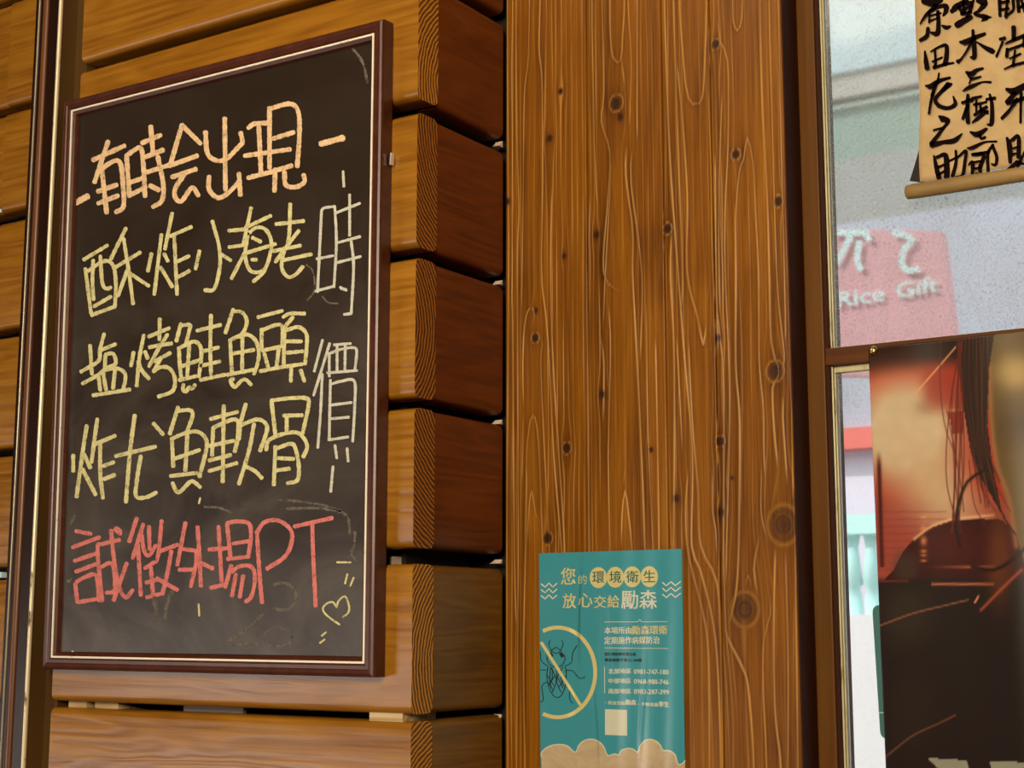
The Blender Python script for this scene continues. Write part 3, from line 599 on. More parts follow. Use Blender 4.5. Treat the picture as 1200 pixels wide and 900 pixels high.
# ------------------------------------------------------------------ dark film-like poster in the window (generic night scene)
YP = YS+.0005
def grid_print(name, u0, v0, u1, v1, nu, nv, fn, yfun, corners=None):
    us = np.linspace(0, 1, nu); vs_ = np.linspace(0, 1, nv)
    S, Tt = np.meshgrid(us, vs_); S = S.ravel(); Tt = Tt.ravel()
    P4 = [np.array(PY(a, b, YP)) for a, b in corners]       # TL TR BR BL
    W = np.outer((1-S)*(1-Tt), P4[0])+np.outer(S*(1-Tt), P4[1])+np.outer(S*Tt, P4[2])+np.outer((1-S)*Tt, P4[3])
    d = W-CAM; a = d@AF; uu = 600+FPX*(d@AR)/a; vv = 450-FPX*(d@AU)/a
    W[:, 1] = yfun(S, Tt, W[:, 0], W[:, 2])
    col = np.clip(fn(uu, vv, S, Tt), 0, 1)
    idx = np.arange(nu*nv).reshape(nv, nu); q = np.stack([idx[1:, :-1].ravel(), idx[1:, 1:].ravel(), idx[:-1, 1:].ravel(), idx[:-1, :-1].ravel()], 1)
    me = bpy.data.meshes.new(name); me.from_pydata(W.tolist(), [], q.tolist()); me.update()
    lin = np.where(col > .04045, ((col+.055)/1.055)**2.4, col/12.92)
    at = me.color_attributes.new('print', 'FLOAT_COLOR', 'POINT'); at.data.foreach_set('color', np.hstack([lin, np.ones((len(lin), 1))]).astype(np.float32).ravel())
    me.polygons.foreach_set('use_smooth', [True]*len(me.polygons)); return me
def seg_d(u, v, pts, smooth=True):
    p = catmull(pts, 8) if smooth else np.array(pts, float); best = np.full(len(u), 1e9)
    for i in range(len(p)-1):
        a, b = p[i], p[i+1]; d = b-a; L = d@d
        if L < 1e-9: continue
        t = np.clip(((u-a[0])*d[0]+(v-a[1])*d[1])/L, 0, 1); best = np.minimum(best, (u-a[0]-t*d[0])**2+(v-a[1]-t*d[1])**2)
    return np.sqrt(best)
def inpoly(u, v, P_):
    ins = np.zeros(len(u), bool); n = len(P_)
    for i in range(n):
        (x1, y1), (x2, y2) = P_[i], P_[(i+1) % n]
        ins ^= ((y1 > v) != (y2 > v)) & (u < (x2-x1)*(v-y1)/((y2-y1) if abs(y2-y1) > 1e-9 else 1e-9)+x1)
    return ins
def sm(x, a, b): t = np.clip((x-a)/(b-a), 0, 1); return t*t*(3-2*t)
def night_print(u, v, S, Tt):
    C = np.zeros((len(u), 3))
    def lay(col, al):
        nonlocal C
        al = np.clip(al, 0, 1)[:, None]; C = C*(1-al)+np.array(col)/255*al
    lay((34, 8, 0), np.ones(len(u)))
    slant = v+.12*(u-1020)
    lay((168, 38, 18), sm(slant, 425, 452)*(1-sm(v, 700, 720)))
    lay((215, 70, 40), np.exp(-((u-1060)/70)**2-((v-455)/22)**2)*.45)
    lay((160, 70, 55), sm(v, 560, 610))
    glow = np.exp(-(((u-1062)/66)**2+((v-505)/66)**2)**1.4)
    lay((212, 188, 152), glow*1.25)
    lay((206, 172, 132), np.exp(-(((u-(1090+(v-540)*.35))/45)**2+((v-575)/60)**2)**1.2)*.95)
    lay((150, 42, 22), np.exp(-(((u-1104)/22)**4+((v-455)/26)**4))*.75)
    lay((150, 110, 80), np.exp(-(((u-1085)/16)**2+((v-478)/9)**2))*.5)
    lay((140, 40, 22), inpoly(u, v, [(1112, 484), (1130, 481), (1130, 508), (1117, 509)]).astype(float)*.9)
    for i in range(10): lay((120, 45, 35), np.exp(-((v-(600+i*8.5))/1.0)**2)*.35*(u < 1110))
    lay((228, 170, 110), np.exp(-(seg_d(u, v, [(1072, 463), (1122, 405)])/1.0)**2)*.9)
    lay((205, 150, 100), np.exp(-(seg_d(u, v, [(1092, 483), (1128, 480)])/1.0)**2)*.8)
    lay((70, 18, 12), np.exp(-((u-(1031+(v-560)*.03))/2.6)**2)*sm(v, 525, 550)*(v < 665))
    # rounded dark vehicle shape
    dome_ = [(1036, 680), (1048, 668), (1058, 648), (1070, 633), (1090, 619), (1115, 610), (1140, 608), (1175, 609), (1210, 640), (1230, 700), (1036, 700)]
    lay((52, 10, 4), inpoly(u, v, dome_).astype(float))
    lay((90, 20, 8), inpoly(u, v, dome_)*np.exp(-(((u-1115)/40)**2+((v-640)/25)**2))*.6)
    lay((235, 180, 130), np.exp(-(seg_d(u, v, [(1072, 632), (1092, 617), (1115, 609), (1140, 606), (1165, 604)])/1.8)**2)*.85)
    lay((72, 62, 48), np.exp(-(((u-1062)/16)**2+((v-665)/20)**2)**2)*.6)
    for y_, h_ in ((606, 2), (619, 3), (634, 6), (646, 2), (651, 1.5), (657, 1.5)): lay((225, 150, 95), np.exp(-((u-1083)/4)**2-((v-y_)/h_)**2)*.8)
    # dark lower half
    lay((30, 14, 6), sm(v, 676, 682)*1.0)
    lay((62, 52, 36), np.exp(-(((u-1062)/30)**2+((v-720)/40)**2)**1.5)*.55)
    lay((62, 48, 34), np.exp(-(((u-1070)/26)**2+((v-830)/50)**2)**1.5)*.25)
    lay((205, 110, 80), np.exp(-((v-664.5)/1.6)**2)*(u > 1086)*(u < 1170)*.8*np.clip((u-1086)/50, 0, 1))
    lay((215, 120, 85), np.exp(-((v-684.5)/1.6)**2)*(u > 1092)*(u < 1166)*.85)
    lay((140, 50, 35), np.exp(-((v-681)/1.2)**2)*(u < 1065)*.7)
    lay((160, 100, 75), np.exp(-(seg_d(u, v, [(1032, 733), (1070, 719), (1110, 709), (1135, 703)])/1.1)**2)*.8)
    lay((235, 150, 110), np.exp(-(seg_d(u, v, [(1143, 706), (1147, 699)])/1.2)**2))
    lay((140, 85, 60), np.exp(-(seg_d(u, v, [(1038, 887), (1070, 862), (1100, 848), (1120, 838)])/1.2)**2)*.7)
    # shoulder and cheek in warm light, right side
    skin = [(1140, 380), (1300, 370), (1300, 760), (1212, 700), (1196, 640), (1182, 590), (1168, 548), (1158, 470)]
    lay((104, 80, 38), inpoly(u, v, skin).astype(float))
    lay((190, 158, 92), np.exp(-(((u-1192)/26)**2+((v-437)/22)**2)**1.3)*.9)
    lay((60, 38, 14), np.exp(-(((u-1200)/30)**2+((v-500)/24)**2))*.55)
    lay((160, 105, 62), np.exp(-(seg_d(u, v, [(1160, 430), (1163, 500), (1170, 548), (1183, 585), (1192, 640)])/3.4)**2)*.85)
    lay((110, 58, 26), np.exp(-(((u-1172)/16)**2+((v-655)/55)**2)**1.3)*.8)
    lay((200, 90, 60), np.exp(-(seg_d(u, v, [(1198, 668), (1175, 690), (1150, 715)])/2.0)**2)*.7)
    # long hair falling past the shoulder
    hair = [(1118, 385), (1168, 380), (1160, 430), (1158, 500), (1164, 545), (1175, 600), (1200, 640), (1180, 612), (1150, 560), (1138, 530), (1130, 480), (1124, 430)]
    lay((46, 22, 10), inpoly(u, v, hair).astype(float)*.97)
    rs = np.random.default_rng(5)
    for i in range(16):
        x0 = 1126+i*2.1; lay((105, 62, 38) if i % 2 else (18, 8, 4), np.exp(-(seg_d(u, v, [(x0, 392), (x0+rs.uniform(-3, 3), 450), (x0*.6+1141*.4+6, 520), (1150+i*1.6, 575+rs.uniform(-10, 20))])/.8)**2)*.55)
    for i in range(9):
        x0 = 1118+rs.uniform(-4, 14); lay((96, 32, 18), np.exp(-(seg_d(u, v, [(1124+rs.uniform(-3, 5), 400), (x0, 470), (x0+rs.uniform(-6, 8), 560), (1118+rs.uniform(-8, 10), 625)])/.75)**2)*.8)
    for pts_ in ([(1103, 400), (1102, 450), (1108, 500), (1120, 533)], [(1138, 520), (1150, 570), (1168, 600)], [(1136, 540), (1142, 590), (1155, 615)], [(1110, 480), (1125, 560), (1130, 600)], [(1145, 545), (1165, 565), (1185, 600)]):
        lay((92, 40, 24), np.exp(-(seg_d(u, v, pts_)/.7)**2)*.8)
    lay((34, 12, 6), np.exp(-(seg_d(u, v, [(1152, 552), (1134, 565), (1124, 590), (1121, 615), (1125, 640)])/1.9)**2))
    lay((30, 10, 5), np.exp(-(seg_d(u, v, [(1140, 664), (1165, 668), (1185, 658), (1205, 640)])/2.2)**2))
    # tops of two grey block letters at the foot
    for P_ in ([(1087, 888), (1133, 891), (1137, 904), (1150, 918), (1163, 904), (1160, 892), (1200, 893), (1204, 896), (1172, 930), (1200, 960), (1168, 960), (1150, 942), (1132, 960), (1096, 960), (1126, 926)],):
        lay((150, 146, 128), inpoly(u, v, P_).astype(float)); 
    ns = np.array([mnoise.noise(Vector((a*.07, b*.07, 0))) for a, b in zip(u[::1], v[::1])])
    return C*(1+.03*ns[:, None])
cr_ = [(1018, 409), (1290, 378), (1306, 985), (1042, 985)]
me = grid_print('window_poster', 0, 0, 0, 0, 250, 330, night_print, lambda S, Tt, X, Z: YP-.0012-.0022*np.exp(-((S-.62)/.1)**2)*np.sin(Tt*3.1)-.0012*np.sin(S*9)**2*np.clip(1-Tt*1.3, 0, 1), cr_)
k = N('glossy poster print'); col = k.attr('print', 'Color'); k.set(k.mix(.12, col, (.10, .09, .07), 'MULTIPLY'), .3); k.b.inputs['Coat Weight'].default_value = .1
poster = link('window_poster', me, None, [k.m]); tag(poster, 'dark red and black glossy poster with long hair silhouette, taped over the lower window', 'poster')
sol = poster.modifiers.new('thickness', 'SOLIDIFY'); sol.thickness = -.0004; sol.offset = 1
# teal rounded sticker on the glass behind the poster edge
Pq = [PY(*q, YG+.0035) for q in ((1022, 709), (1080, 709), (1092, 866), (1032, 866))]
def rquad(q, r, n=5):
    P_ = [np.array((a[0], a[2])) for a in q]; out = []
    for i in range(4):
        a, b, c = P_[i-1], P_[i], P_[(i+1) % 4]; d1 = (a-b)/np.linalg.norm(a-b)*r; d2 = (c-b)/np.linalg.norm(c-b)*r
        for t in np.linspace(0, 1, n): out.append((1-t)**2*(b+d1)+2*t*(1-t)*b+t*t*(b+d2))
    return out
rq = rquad(Pq, .009); n = len(rq)
k = N('teal sticker'); f = k.noise(k.obj(), 10, 2)
st = mesh('sticker', [(a[0], YG+.0032, a[1]) for a in rq]+[(a[0], YG+.0047, a[1]) for a in rq], [tuple(range(n)), tuple(range(2*n-1, n-1, -1))]+[(i, n+i, n+(i+1) % n, (i+1) % n) for i in range(n)], None, [k.set(k.mix(f, (.035, .12, .11), (.06, .19, .18)), .4)])
tag(st, 'dark teal rounded card stuck on the lower glass, mostly behind the dark poster', 'sticker')
a, b = PY(1029, 835, YG+.003), PY(1080, 835, YG+.003)
mesh('printed_line', [(a[0], YG+.0030, a[2]-.0004), (b[0], YG+.0030, a[2]-.0004), (b[0], YG+.0030, a[2]+.0005), (a[0], YG+.0030, a[2]+.0005)], [(0, 1, 2, 3)], st, [plain('pale line', (.5, .6, .55), .5)])

# ------------------------------------------------------------------ hanging calligraphy scroll
YC = .222
edge = [(1067, -300), (1068, -160), (1071, -40), (1072, 0), (1074, 60), (1077, 100), (1078, 130), (1077, 165), (1077, 190), (1078, 213)]
scroll = empty('calligraphy_scroll', (.75, YC, 2.1)); tag(scroll, 'aged tan paper scroll with black brush calligraphy hanging over the upper window', 'scroll')
V, Fc = [], []
ep = catmull(edge, 6); nn = len(ep); XR = PY(1248, 100, YC)[0]
off = np.array([.75, YC, 2.1]); NX = 24
def curl(s): return -.006*np.exp(-(s/.08)**2)*0 + .0015*np.sin(s*22)
for a, b in ep:
    p = PY(a, b, YC)
    for i in range(NX+1):
        x = p[0]+(XR-p[0])*i/NX; V.append((x-.75, curl(i/NX), PY(1100, b, YC)[2]-2.1 if False else p[2]-2.1))
for r in range(nn-1):
    for i in range(NX): Fc.append((r*(NX+1)+i, r*(NX+1)+i+1, (r+1)*(NX+1)+i+1, (r+1)*(NX+1)+i))
k = N('aged tan paper'); o_ = k.obj(); f = k.noise(o_, 22, 5, .65); g = k.noise(o_, 240, 3, .7)
cc = k.ramp(f, (.25, (.42, .27, .12)), (.55, (.56, .38, .18)), (.85, (.64, .46, .24)))
cc = k.mix(k.math('MULTIPLY', k.maprange(g, .62, .75), .35), cc, (.22, .13, .06)); k.set(cc, .8); M['paper'] = k.m
pp = mesh('paper', V, Fc, scroll, [M['paper']], True); m_ = pp.modifiers.new('thickness', 'SOLIDIFY'); m_.thickness = .0006; m_.offset = 1
# flared dark backing cloth at the lower left
fl = [(1077, 175), (1071, 196), (1066, 212), (1082, 214), (1080, 170)]
v0 = [PY(a, b, YC+.0018)-off for a, b in fl]; v1 = [q+np.array([0, .001, 0]) for q in v0]; n = len(fl)
mesh('backing_cloth', [tuple(q) for q in v0+v1], [tuple(range(n)), tuple(range(2*n-1, n-1, -1))]+[(i, (i+1) % n, n+(i+1) % n, n+i) for i in range(n)], scroll, [plain('black brown cloth', (.015, .006, .004), .8)])
# roller at the foot
A_ = PY(1063, 217, YC-.004); B_ = PY(1260, 217, YC-.004); zr = PY(1120, 216.5, YC-.004)[2]; V, Fc = [], []; nseg = 14; R_ = .0085
stations = [(A_[0]-.0015, R_*.7), (A_[0], R_*.93), (A_[0]+.01, R_), (A_[0]+.06, R_*1.02), (A_[0]+.12, R_*.97), (XR, R_), (B_[0], R_*.95)]
for x, r in stations:
    for j in range(nseg):
        t = 2*math.pi*j/nseg; V.append((x-.75, -.004+r*math.cos(t), zr-2.1+r*math.sin(t)))
for i in range(len(stations)-1):
    for j in range(nseg): Fc.append((i*nseg+j, i*nseg+(j+1) % nseg, (i+1)*nseg+(j+1) % nseg, (i+1)*nseg+j))
Fc += [tuple(range(nseg-1, -1, -1)), tuple(range(len(V)-nseg, len(V)))]
k = N('tan paper roller'); f = k.noise(k.scale(k.obj(), (8, 60, 60)), 1, 4); k.set(k.ramp(f, (.3, (.24, .14, .04)), (.75, (.42, .26, .09))), .6)
mesh('roller', V, Fc, scroll, [k.m], True)
zt_ = PY(1067, -300, YC)[2]; box('top_batten', A_[0]-.75, XR-.75+.01, -.004, .010, zt_-2.1-.006, zt_-2.1+.012, scroll, k.m, .002)
s1, s2 = crop(1060, 0, 8.1786), crop(1060, 100, 6.6643)
def sclw(L, s): return [[(a, b, c/s) for a, b, c in st] for st in L]
B1 = [[(180,10,40),(250,25,55),(300,22,55),(350,0,36)], [(300,50,30),(200,150,22),(150,225,10)], [(230,120,16),(330,65,25),(395,60,42),(395,110,36),(370,150,14)], [(320,110,28),(325,250,35),(312,320,40),(250,310,12)], [(240,150,12),(350,125,12)], [(240,200,10),(330,165,10)], [(240,130,12),(235,215,16)], [(225,270,26),(212,340,28),(150,385,24)], [(360,245,15),(400,265,34),(440,250,14)],
 [(195,490,14),(205,580,34),(215,650,38)], [(250,495,10),(330,450,18),(400,440,32),(402,540,38),(390,615,40)], [(290,480,18),(297,600,20),(280,650,22)], [(265,590,12),(360,550,14)], [(280,648,22),(380,618,22),(470,602,14)],
 [(200,820,12),(255,825,42),(330,775,30),(435,745,20)], [(330,700,10),(318,770,18),(285,850,26),(262,920,24)], [(375,870,16),(420,820,34),(450,805,20)],
 [(600,0,28),(500,60,46),(450,110,28)], [(520,60,26),(560,130,30)], [(560,40,22),(640,20,22)], [(560,10,18),(575,130,24)], [(580,80,22),(650,50,22)], [(540,130,18),(640,110,18)], [(640,160,26),(560,200,44),(500,240,48)], [(640,70,22),(600,160,26)], [(710,0,50),(765,30,56),(720,95,28),(670,130,20)], [(660,0,18),(640,60,20)], [(680,140,20),(770,160,36),(830,165,8)], [(740,200,10),(775,180,32),(800,165,20)],
 [(530,400,14),(585,400,42),(680,355,32),(770,325,26)], [(655,290,22),(665,420,36),(668,545,34),(630,545,10)], [(640,400,26),(600,480,16),(545,560,16),(510,590,32)], [(690,400,8),(780,460,32),(845,490,44),(865,485,8)],
 [(590,690,16),(640,705,40),(690,672,26),(750,655,18)], [(605,705,20),(640,750,18),(730,735,14)], [(640,750,12),(620,800,10)], [(560,870,10),(625,832,26),(740,788,12),(825,788,20)],
 [(910,0,28),(915,150,22)], [(930,20,18),(1000,10,18)], [(985,0,20),(970,160,24)], [(1040,0,28),(1042,90,18),(985,140,16)], [(920,90,14),(1000,80,14)], [(1085,0,28),(1095,110,28)], [(1100,80,18),(1150,40,26)], [(1120,0,20),(1150,110,20)],
 [(915,375,22),(960,365,26)], [(940,400,18),(910,470,14),(880,540,18)], [(1045,260,36),(1048,370,36)], [(970,415,14),(1060,375,24),(1150,340,28)], [(985,470,26),(980,540,28)], [(980,480,14),(1100,440,22),(1150,420,18)], [(1010,560,12),(1110,515,16)], [(1060,480,14),(1040,630,22)], [(955,660,8),(1040,625,18),(1145,600,22)], [(1145,350,20),(1145,440,30)]]
B2 = [[(225,50,16),(205,130,16),(190,218,14)], [(340,-10,30),(285,50,22),(240,108,24),(268,158,26),(340,178,26),(395,145,26),(380,85,8)],
 [(270,240,12),(300,262,42),(340,280,26),(290,350,20),(208,455,26)], [(225,350,10),(300,330,12)], [(210,465,34),(300,445,26),(385,432,34),(450,375,5)],
 [(230,550,12),(248,640,28),(270,725,32)], [(250,560,16),(318,545,30),(330,640,38),(330,715,38)], [(260,640,14),(310,620,14)], [(260,700,12),(310,670,14)], [(350,590,14),(420,555,12),(478,512,18),(470,600,20),(452,700,20),(400,718,16)], [(400,510,14),(402,600,20),(375,710,24)],
 [(450,135,18),(530,110,22)], [(495,75,20),(490,200,28),(495,288,26)], [(490,160,20),(455,260,18)], [(530,100,18),(600,85,12)], [(540,150,14),(640,130,14)], [(560,110,14),(560,200,14)], [(545,230,18),(640,170,24)], [(530,290,10),(580,250,22),(650,200,16)], [(590,150,14),(600,210,18)], [(640,110,18),(705,100,22)], [(665,70,14),(682,150,24),(680,295,28),(645,305,8)], [(620,190,12),(650,220,16)],
 [(515,365,12),(570,382,36),(640,340,18)], [(585,385,18),(600,415,16),(630,405,16)], [(490,490,8),(530,485,22),(620,445,12),(720,438,12)],
 [(540,540,18),(618,545,24),(590,640,26),(600,700,20)], [(500,620,8),(530,600,22),(530,710,22)], [(540,600,12),(600,590,12)], [(545,650,12),(600,640,12)], [(560,690,18),(590,700,18)], [(690,465,18),(650,540,20),(655,700,22)], [(690,480,20),(720,560,20),(710,620,18),(680,615,12)], [(530,540,20),(660,520,18)],
 [(795,30,18),(860,45,46),(940,0,36)], [(860,60,26),(800,130,28)], [(880,105,20),(820,190,18),(760,255,20)], [(800,140,18),(900,110,22),(950,95,22)], [(910,60,18),(905,290,14)],
 [(800,410,16),(820,480,34),(825,600,22)], [(830,430,18),(888,402,24),(890,560,28)], [(850,490,10),(880,480,10)], [(840,540,12),(870,530,12)], [(815,660,28),(880,600,28)], [(945,500,10),(885,640,20),(910,690,14)], [(900,600,12),(950,620,12)]]
V, Fc = [], []
for L, fn_, s_ in ((B1, s1, 8.1786), (B2, s2, 6.6643)):
    for st_ in sclw(L, s_):
        pts_ = fn_([st_])[0]; ribbon(V, Fc, [(a_, b_, c_*1.15+.55) for a_, b_, c_ in pts_], 1, lambda u, v, kk: tuple(PY(u, v, YC-.0022)-off), .06, step=1.0)
o = mesh('brush_calligraphy', V, Fc, scroll, [plain('black ink', (.008, .003, .003), .9, Specular_IOR_Level=.05)]); tag(o, 'three columns of bold black brush characters')

# ------------------------------------------------------------------ laminated teal flyer on the pine boards
YF = D-.0022
flyer = empty('pest_control_flyer', (.1, D, 1.2)); tag(flyer, 'laminated teal flyer with crossed-out insect and white Chinese lettering, taped to the upright pine boards', 'flyer')
foff = np.array([.1, D, 1.2])
FQ = [(631.6, 648.5), (799.2, 643.2), (803.5, 955), (634, 962)]
PQ = [PY(a, b, YF) for a, b in FQ]
def fpt(u, v, kk=0.0): return tuple(PY(u, v, YF-kk)-foff)
NXf, NZf = 36, 40; V, Fc = [], []
PO = [PY(a, b, YF) for a, b in ((629.8, 645), (801.3, 639.8), (805.6, 959), (632, 966))]
for film, Q, dy in ((0, PQ, 0.0),):
    for j in range(NZf+1):
        for i in range(NXf+1):
            s_, t_ = i/NXf, j/NZf; p = Q[0]*(1-s_)*(1-t_)+Q[1]*s_*(1-t_)+Q[2]*s_*t_+Q[3]*(1-s_)*t_; V.append(tuple(p-foff))
    for j in range(NZf):
        for i in range(NXf): a = j*(NXf+1)+i; Fc.append((a+NXf+1, a+NXf+2, a+1, a))
k = N('teal printed card'); f = k.noise(k.obj(), 5, 2); k.set(k.mix(f, (.045, .33, .42), (.06, .38, .47)), .45); M['teal'] = k.m
mesh('card', V, Fc, flyer, [M['teal']])
V2, F2 = [], []
NXf = 170
for j in range(NZf+1):
    for i in range(NXf+1):
        s_, t_ = i/NXf, j/NZf; p = PO[0]*(1-s_)*(1-t_)+PO[1]*s_*(1-t_)+PO[2]*s_*t_+PO[3]*(1-s_)*t_
        p = p.copy(); p[1] = YF-.0016-.0009*math.sin(s_*17+math.sin(t_*4)*.8)*math.exp(-((s_-.38)/.3)**2)-.0004*math.sin(s_*40+t_*3)-sum(am*math.exp(-((s_-c0-.03*math.sin(t_*5+c0*9))/sg_)**2)*max(0, math.sin(math.pi*min(1, max(0, (t_-t0_)/(t1_-t0_))))) for c0, sg_, am, t0_, t1_ in ((.34, .018, .0010, -.05, .5), (.50, .018, .0010, .0, .6), (.41, .013, .0008, .3, .9), (.72, .012, .0008, .35, .8))); V2.append(tuple(p-foff))
for j in range(NZf):
    for i in range(NXf): a = j*(NXf+1)+i; F2.append((a+NXf+1, a+NXf+2, a+1, a))
k = N('clear laminate film'); tr = k.n('ShaderNodeBsdfTransparent'); gs = k.n('ShaderNodeBsdfGlossy'); gs.inputs['Roughness'].default_value = .24
fz = k.n('ShaderNodeFresnel'); fz.inputs[0].default_value = 1.5; ms = k.n('ShaderNodeMixShader'); k.l(fz.outputs[0], ms.inputs[0]); k.l(tr.outputs[0], ms.inputs[1]); k.l(gs.outputs[0], ms.inputs[2]); k.l(ms.outputs[0], k.out.inputs[0])
mesh('laminate', V2, F2, flyer, [k.m], True)
ink = {'cream': plain('cream print', (.80, .68, .30), .5), 'white': plain('white print', (.80, .78, .62), .5), 'dark': plain('black print', (.008, .016, .018), .5), 'tealink': plain('teal print', (.02, .16, .13), .5),
       'sand': None}
k = N('sand paper print'); f = k.noise(k.obj(), 14, 5, .7, 1.0); k.set(k.ramp(f, (.3, (.50, .36, .22)), (.55, (.70, .52, .32)), (.8, (.76, .58, .37))), .55); ink['sand'] = k.m
def clipleft(pts): return pts
def flat_ribbons(name, strokes, mat, kk, parent=flyer, placef=fpt, label=None, smooth=False):
    for n_, (pts_, wd) in enumerate(strokes):
        V, Fc = [], []; ribbon(V, Fc, pts_, wd, lambda u, v, d_: placef(u, v, kk+n_*.000004), 0, smooth=smooth, taper=False, step=3)
        o = mesh(name, V, Fc, parent, [mat])
        if label: tag(o, label)
    return o
def disc(cx, cy, rx, ry, kk, V, Fc, n=28):
    b = len(V)
    for j in range(n): t = 2*math.pi*j/n; V.append(fpt(cx+rx*math.cos(t), cy+ry*math.sin(t), kk))
    Fc.append(tuple(range(b+n-1, b-1, -1)))
def text_mesh(strings, mat, name, parent, placef, kk, label=None):
    """strings: (text, u0, vbase0, u1, vbase1, height px, bold)"""
    for body, u0, b0, u1, b1, h, bold in strings:
        V, Fc = [], []
        cu = bpy.data.curves.new('t', 'FONT'); cu.body = body; cu.size = 1; cu.resolution_u = 2
        ob = bpy.data.objects.new('t', cu); sc.collection.objects.link(ob); bpy.context.view_layer.update()
        dg = bpy.context.evaluated_depsgraph_get(); me = bpy.data.meshes.new_from_object(ob.evaluated_get(dg))
        co = np.empty(len(me.vertices)*3); me.vertices.foreach_get('co', co); co = co.reshape(-1, 3)
        if len(co):
            x0, x1_ = co[:, 0].min(), co[:, 0].max(); y0, y1_ = co[:, 1].min(), co[:, 1].max(); b_ = len(V)
            polys = [tuple(p.vertices) for p in me.polygons]
            for du, dv in ([(0, 0)] if bold < .008 else [(-bold*16, 0), (bold*16, 0), (0, bold*12)]):
                b_ = len(V)
                for q in co:
                    s_ = (q[0]-x0)/(x1_-x0); t_ = (q[1]-y0)/(y1_-y0); V.append(placef(u0+(u1-u0)*s_+du, b0+(b1-b0)*s_-h*t_+dv, kk+.000006*(du > 0)+.000003*(dv > 0)))
                Fc += [tuple(b_+i for i in p) for p in polys]
        bpy.data.objects.remove(ob); bpy.data.curves.remove(cu); bpy.data.meshes.remove(me)
        o = mesh(name, V, Fc, parent, [mat])
        if label: tag(o, label)
    return o
g1, g2, g3, g4 = crop(625, 640, 6.6667), crop(625, 720, 5), crop(625, 725, 7.5), crop(625, 840, 6.3158)
def gp(g, a, b): return g([[(a, b)]])[0][0]
def S1(txt, a0, b0, a1, b1, h, bold=.012, g=g1, s=6.6667):
    p, q = gp(g, a0, b0), gp(g, a1, b1); return (txt, p[0], p[1], q[0], q[1], h/s, bold)
for cx, cy, in ((508, 246), (640, 243), (773, 240), (906, 238)):
    V, Fc = [], []; c = gp(g1, cx, cy); disc(c[0], c[1], 10.2, 12.3, .0003, V, Fc); mesh('printed_disc', V, Fc, flyer, [ink['cream']])
text_mesh([S1('環', 462, 290, 553, 287, 92), S1('境', 594, 287, 686, 285, 92), S1('衛', 726, 285, 820, 283, 92), S1('生', 860, 283, 952, 280, 92)], ink['tealink'], 'lettering', flyer, fpt, .0005)
text_mesh([S1('您', 215, 302, 328, 298, 132), S1('的', 352, 298, 418, 296, 72, .006), S1('放', 230, 486, 332, 484, 116), S1('心', 352, 478, 462, 476, 110), S1('交', 474, 484, 568, 482, 96), S1('給', 580, 482, 672, 480, 100),
           S1('勵森環衛', 770, 692, 1045, 688, 70)], ink['cream'], 'lettering', flyer, fpt, .0005, 'cream yellow lettering')
text_mesh([S1('勵森', 688, 490, 965, 488, 145, .02), S1('本場所由', 555, 686, 765, 684, 54), S1('定期施作病媒防治', 555, 766, 985, 762, 58)] +
          [S1('北部地區', 440, 348, 572, 346, 30, .012, g2, 5), S1('0981-747-180', 590, 349, 792, 352, 28, .012, g2, 5), S1('中部地區', 440, 404, 572, 404, 30, .012, g2, 5), S1('0968-980-746', 590, 406, 792, 411, 28, .012, g2, 5),
           S1('南部地區', 440, 464, 572, 465, 30, .012, g2, 5), S1('0983-287-399', 590, 465, 794, 470, 28, .012, g2, 5), S1('防治交給', 440, 528, 538, 531, 22, .01, g2, 5), S1('勵森', 540, 530, 602, 532, 32, .02, g2, 5), S1('，', 612, 530, 617, 530, 7, .01, g2, 5), S1('不怕害蟲', 632, 536, 732, 540, 22, .01, g2, 5), S1('孳生', 735, 541, 794, 543, 32, .02, g2, 5)],
          ink['white'], 'lettering', flyer, fpt, .0005, 'white lettering')
text_mesh([S1('經行政院環保署合格', 418, 242, 602, 243, 20, .01, g2, 5), S1('藥高病媒字第15-184號', 418, 276, 636, 278, 20, .01, g2, 5)], ink['dark'], 'lettering', flyer, fpt, .0005, 'small black lettering')
WH = []
for yy in (300, 345, 392):
    WH += [(g1([[(60, yy-6), (92, yy+20), (122, yy-12), (152, yy+20), (185, yy-10)]])[0], 1.5), (g1([[(1008, yy-18), (1038, yy+10), (1075, yy-22), (1110, yy+8), (1152, yy-25)]])[0], 1.5)]
WH += [(g1([[(553, 592), (815, 592), (832, 572), (845, 592), (1048, 590)]])[0], .7), (g1([[(560, 795), (1052, 800)]])[0], .7), (g2([[(417, 308), (418, 462)]])[0], .8), (g2([[(422, 517), (427, 517)]])[0], 1.2)]
flat_ribbons('printed_line', WH, ink['white'], .0006)
LEFTU = 632.8
cc_ = gp(g2, 143, 340); ring = []
for t in np.linspace(-118, 118, 50): ring.append((cc_[0]+44.0*math.cos(math.radians(t)), cc_[1]+52.6*math.sin(math.radians(t))))
ring = [q for q in ring if q[0] > LEFTU+1]
flat_ribbons('prohibition_ring', [(ring, 4.6), (g3([[(68, 205), (415, 760)]])[0], 3.6)], ink['cream'], .0007, label='cream yellow stroke of the crossed-out ring')
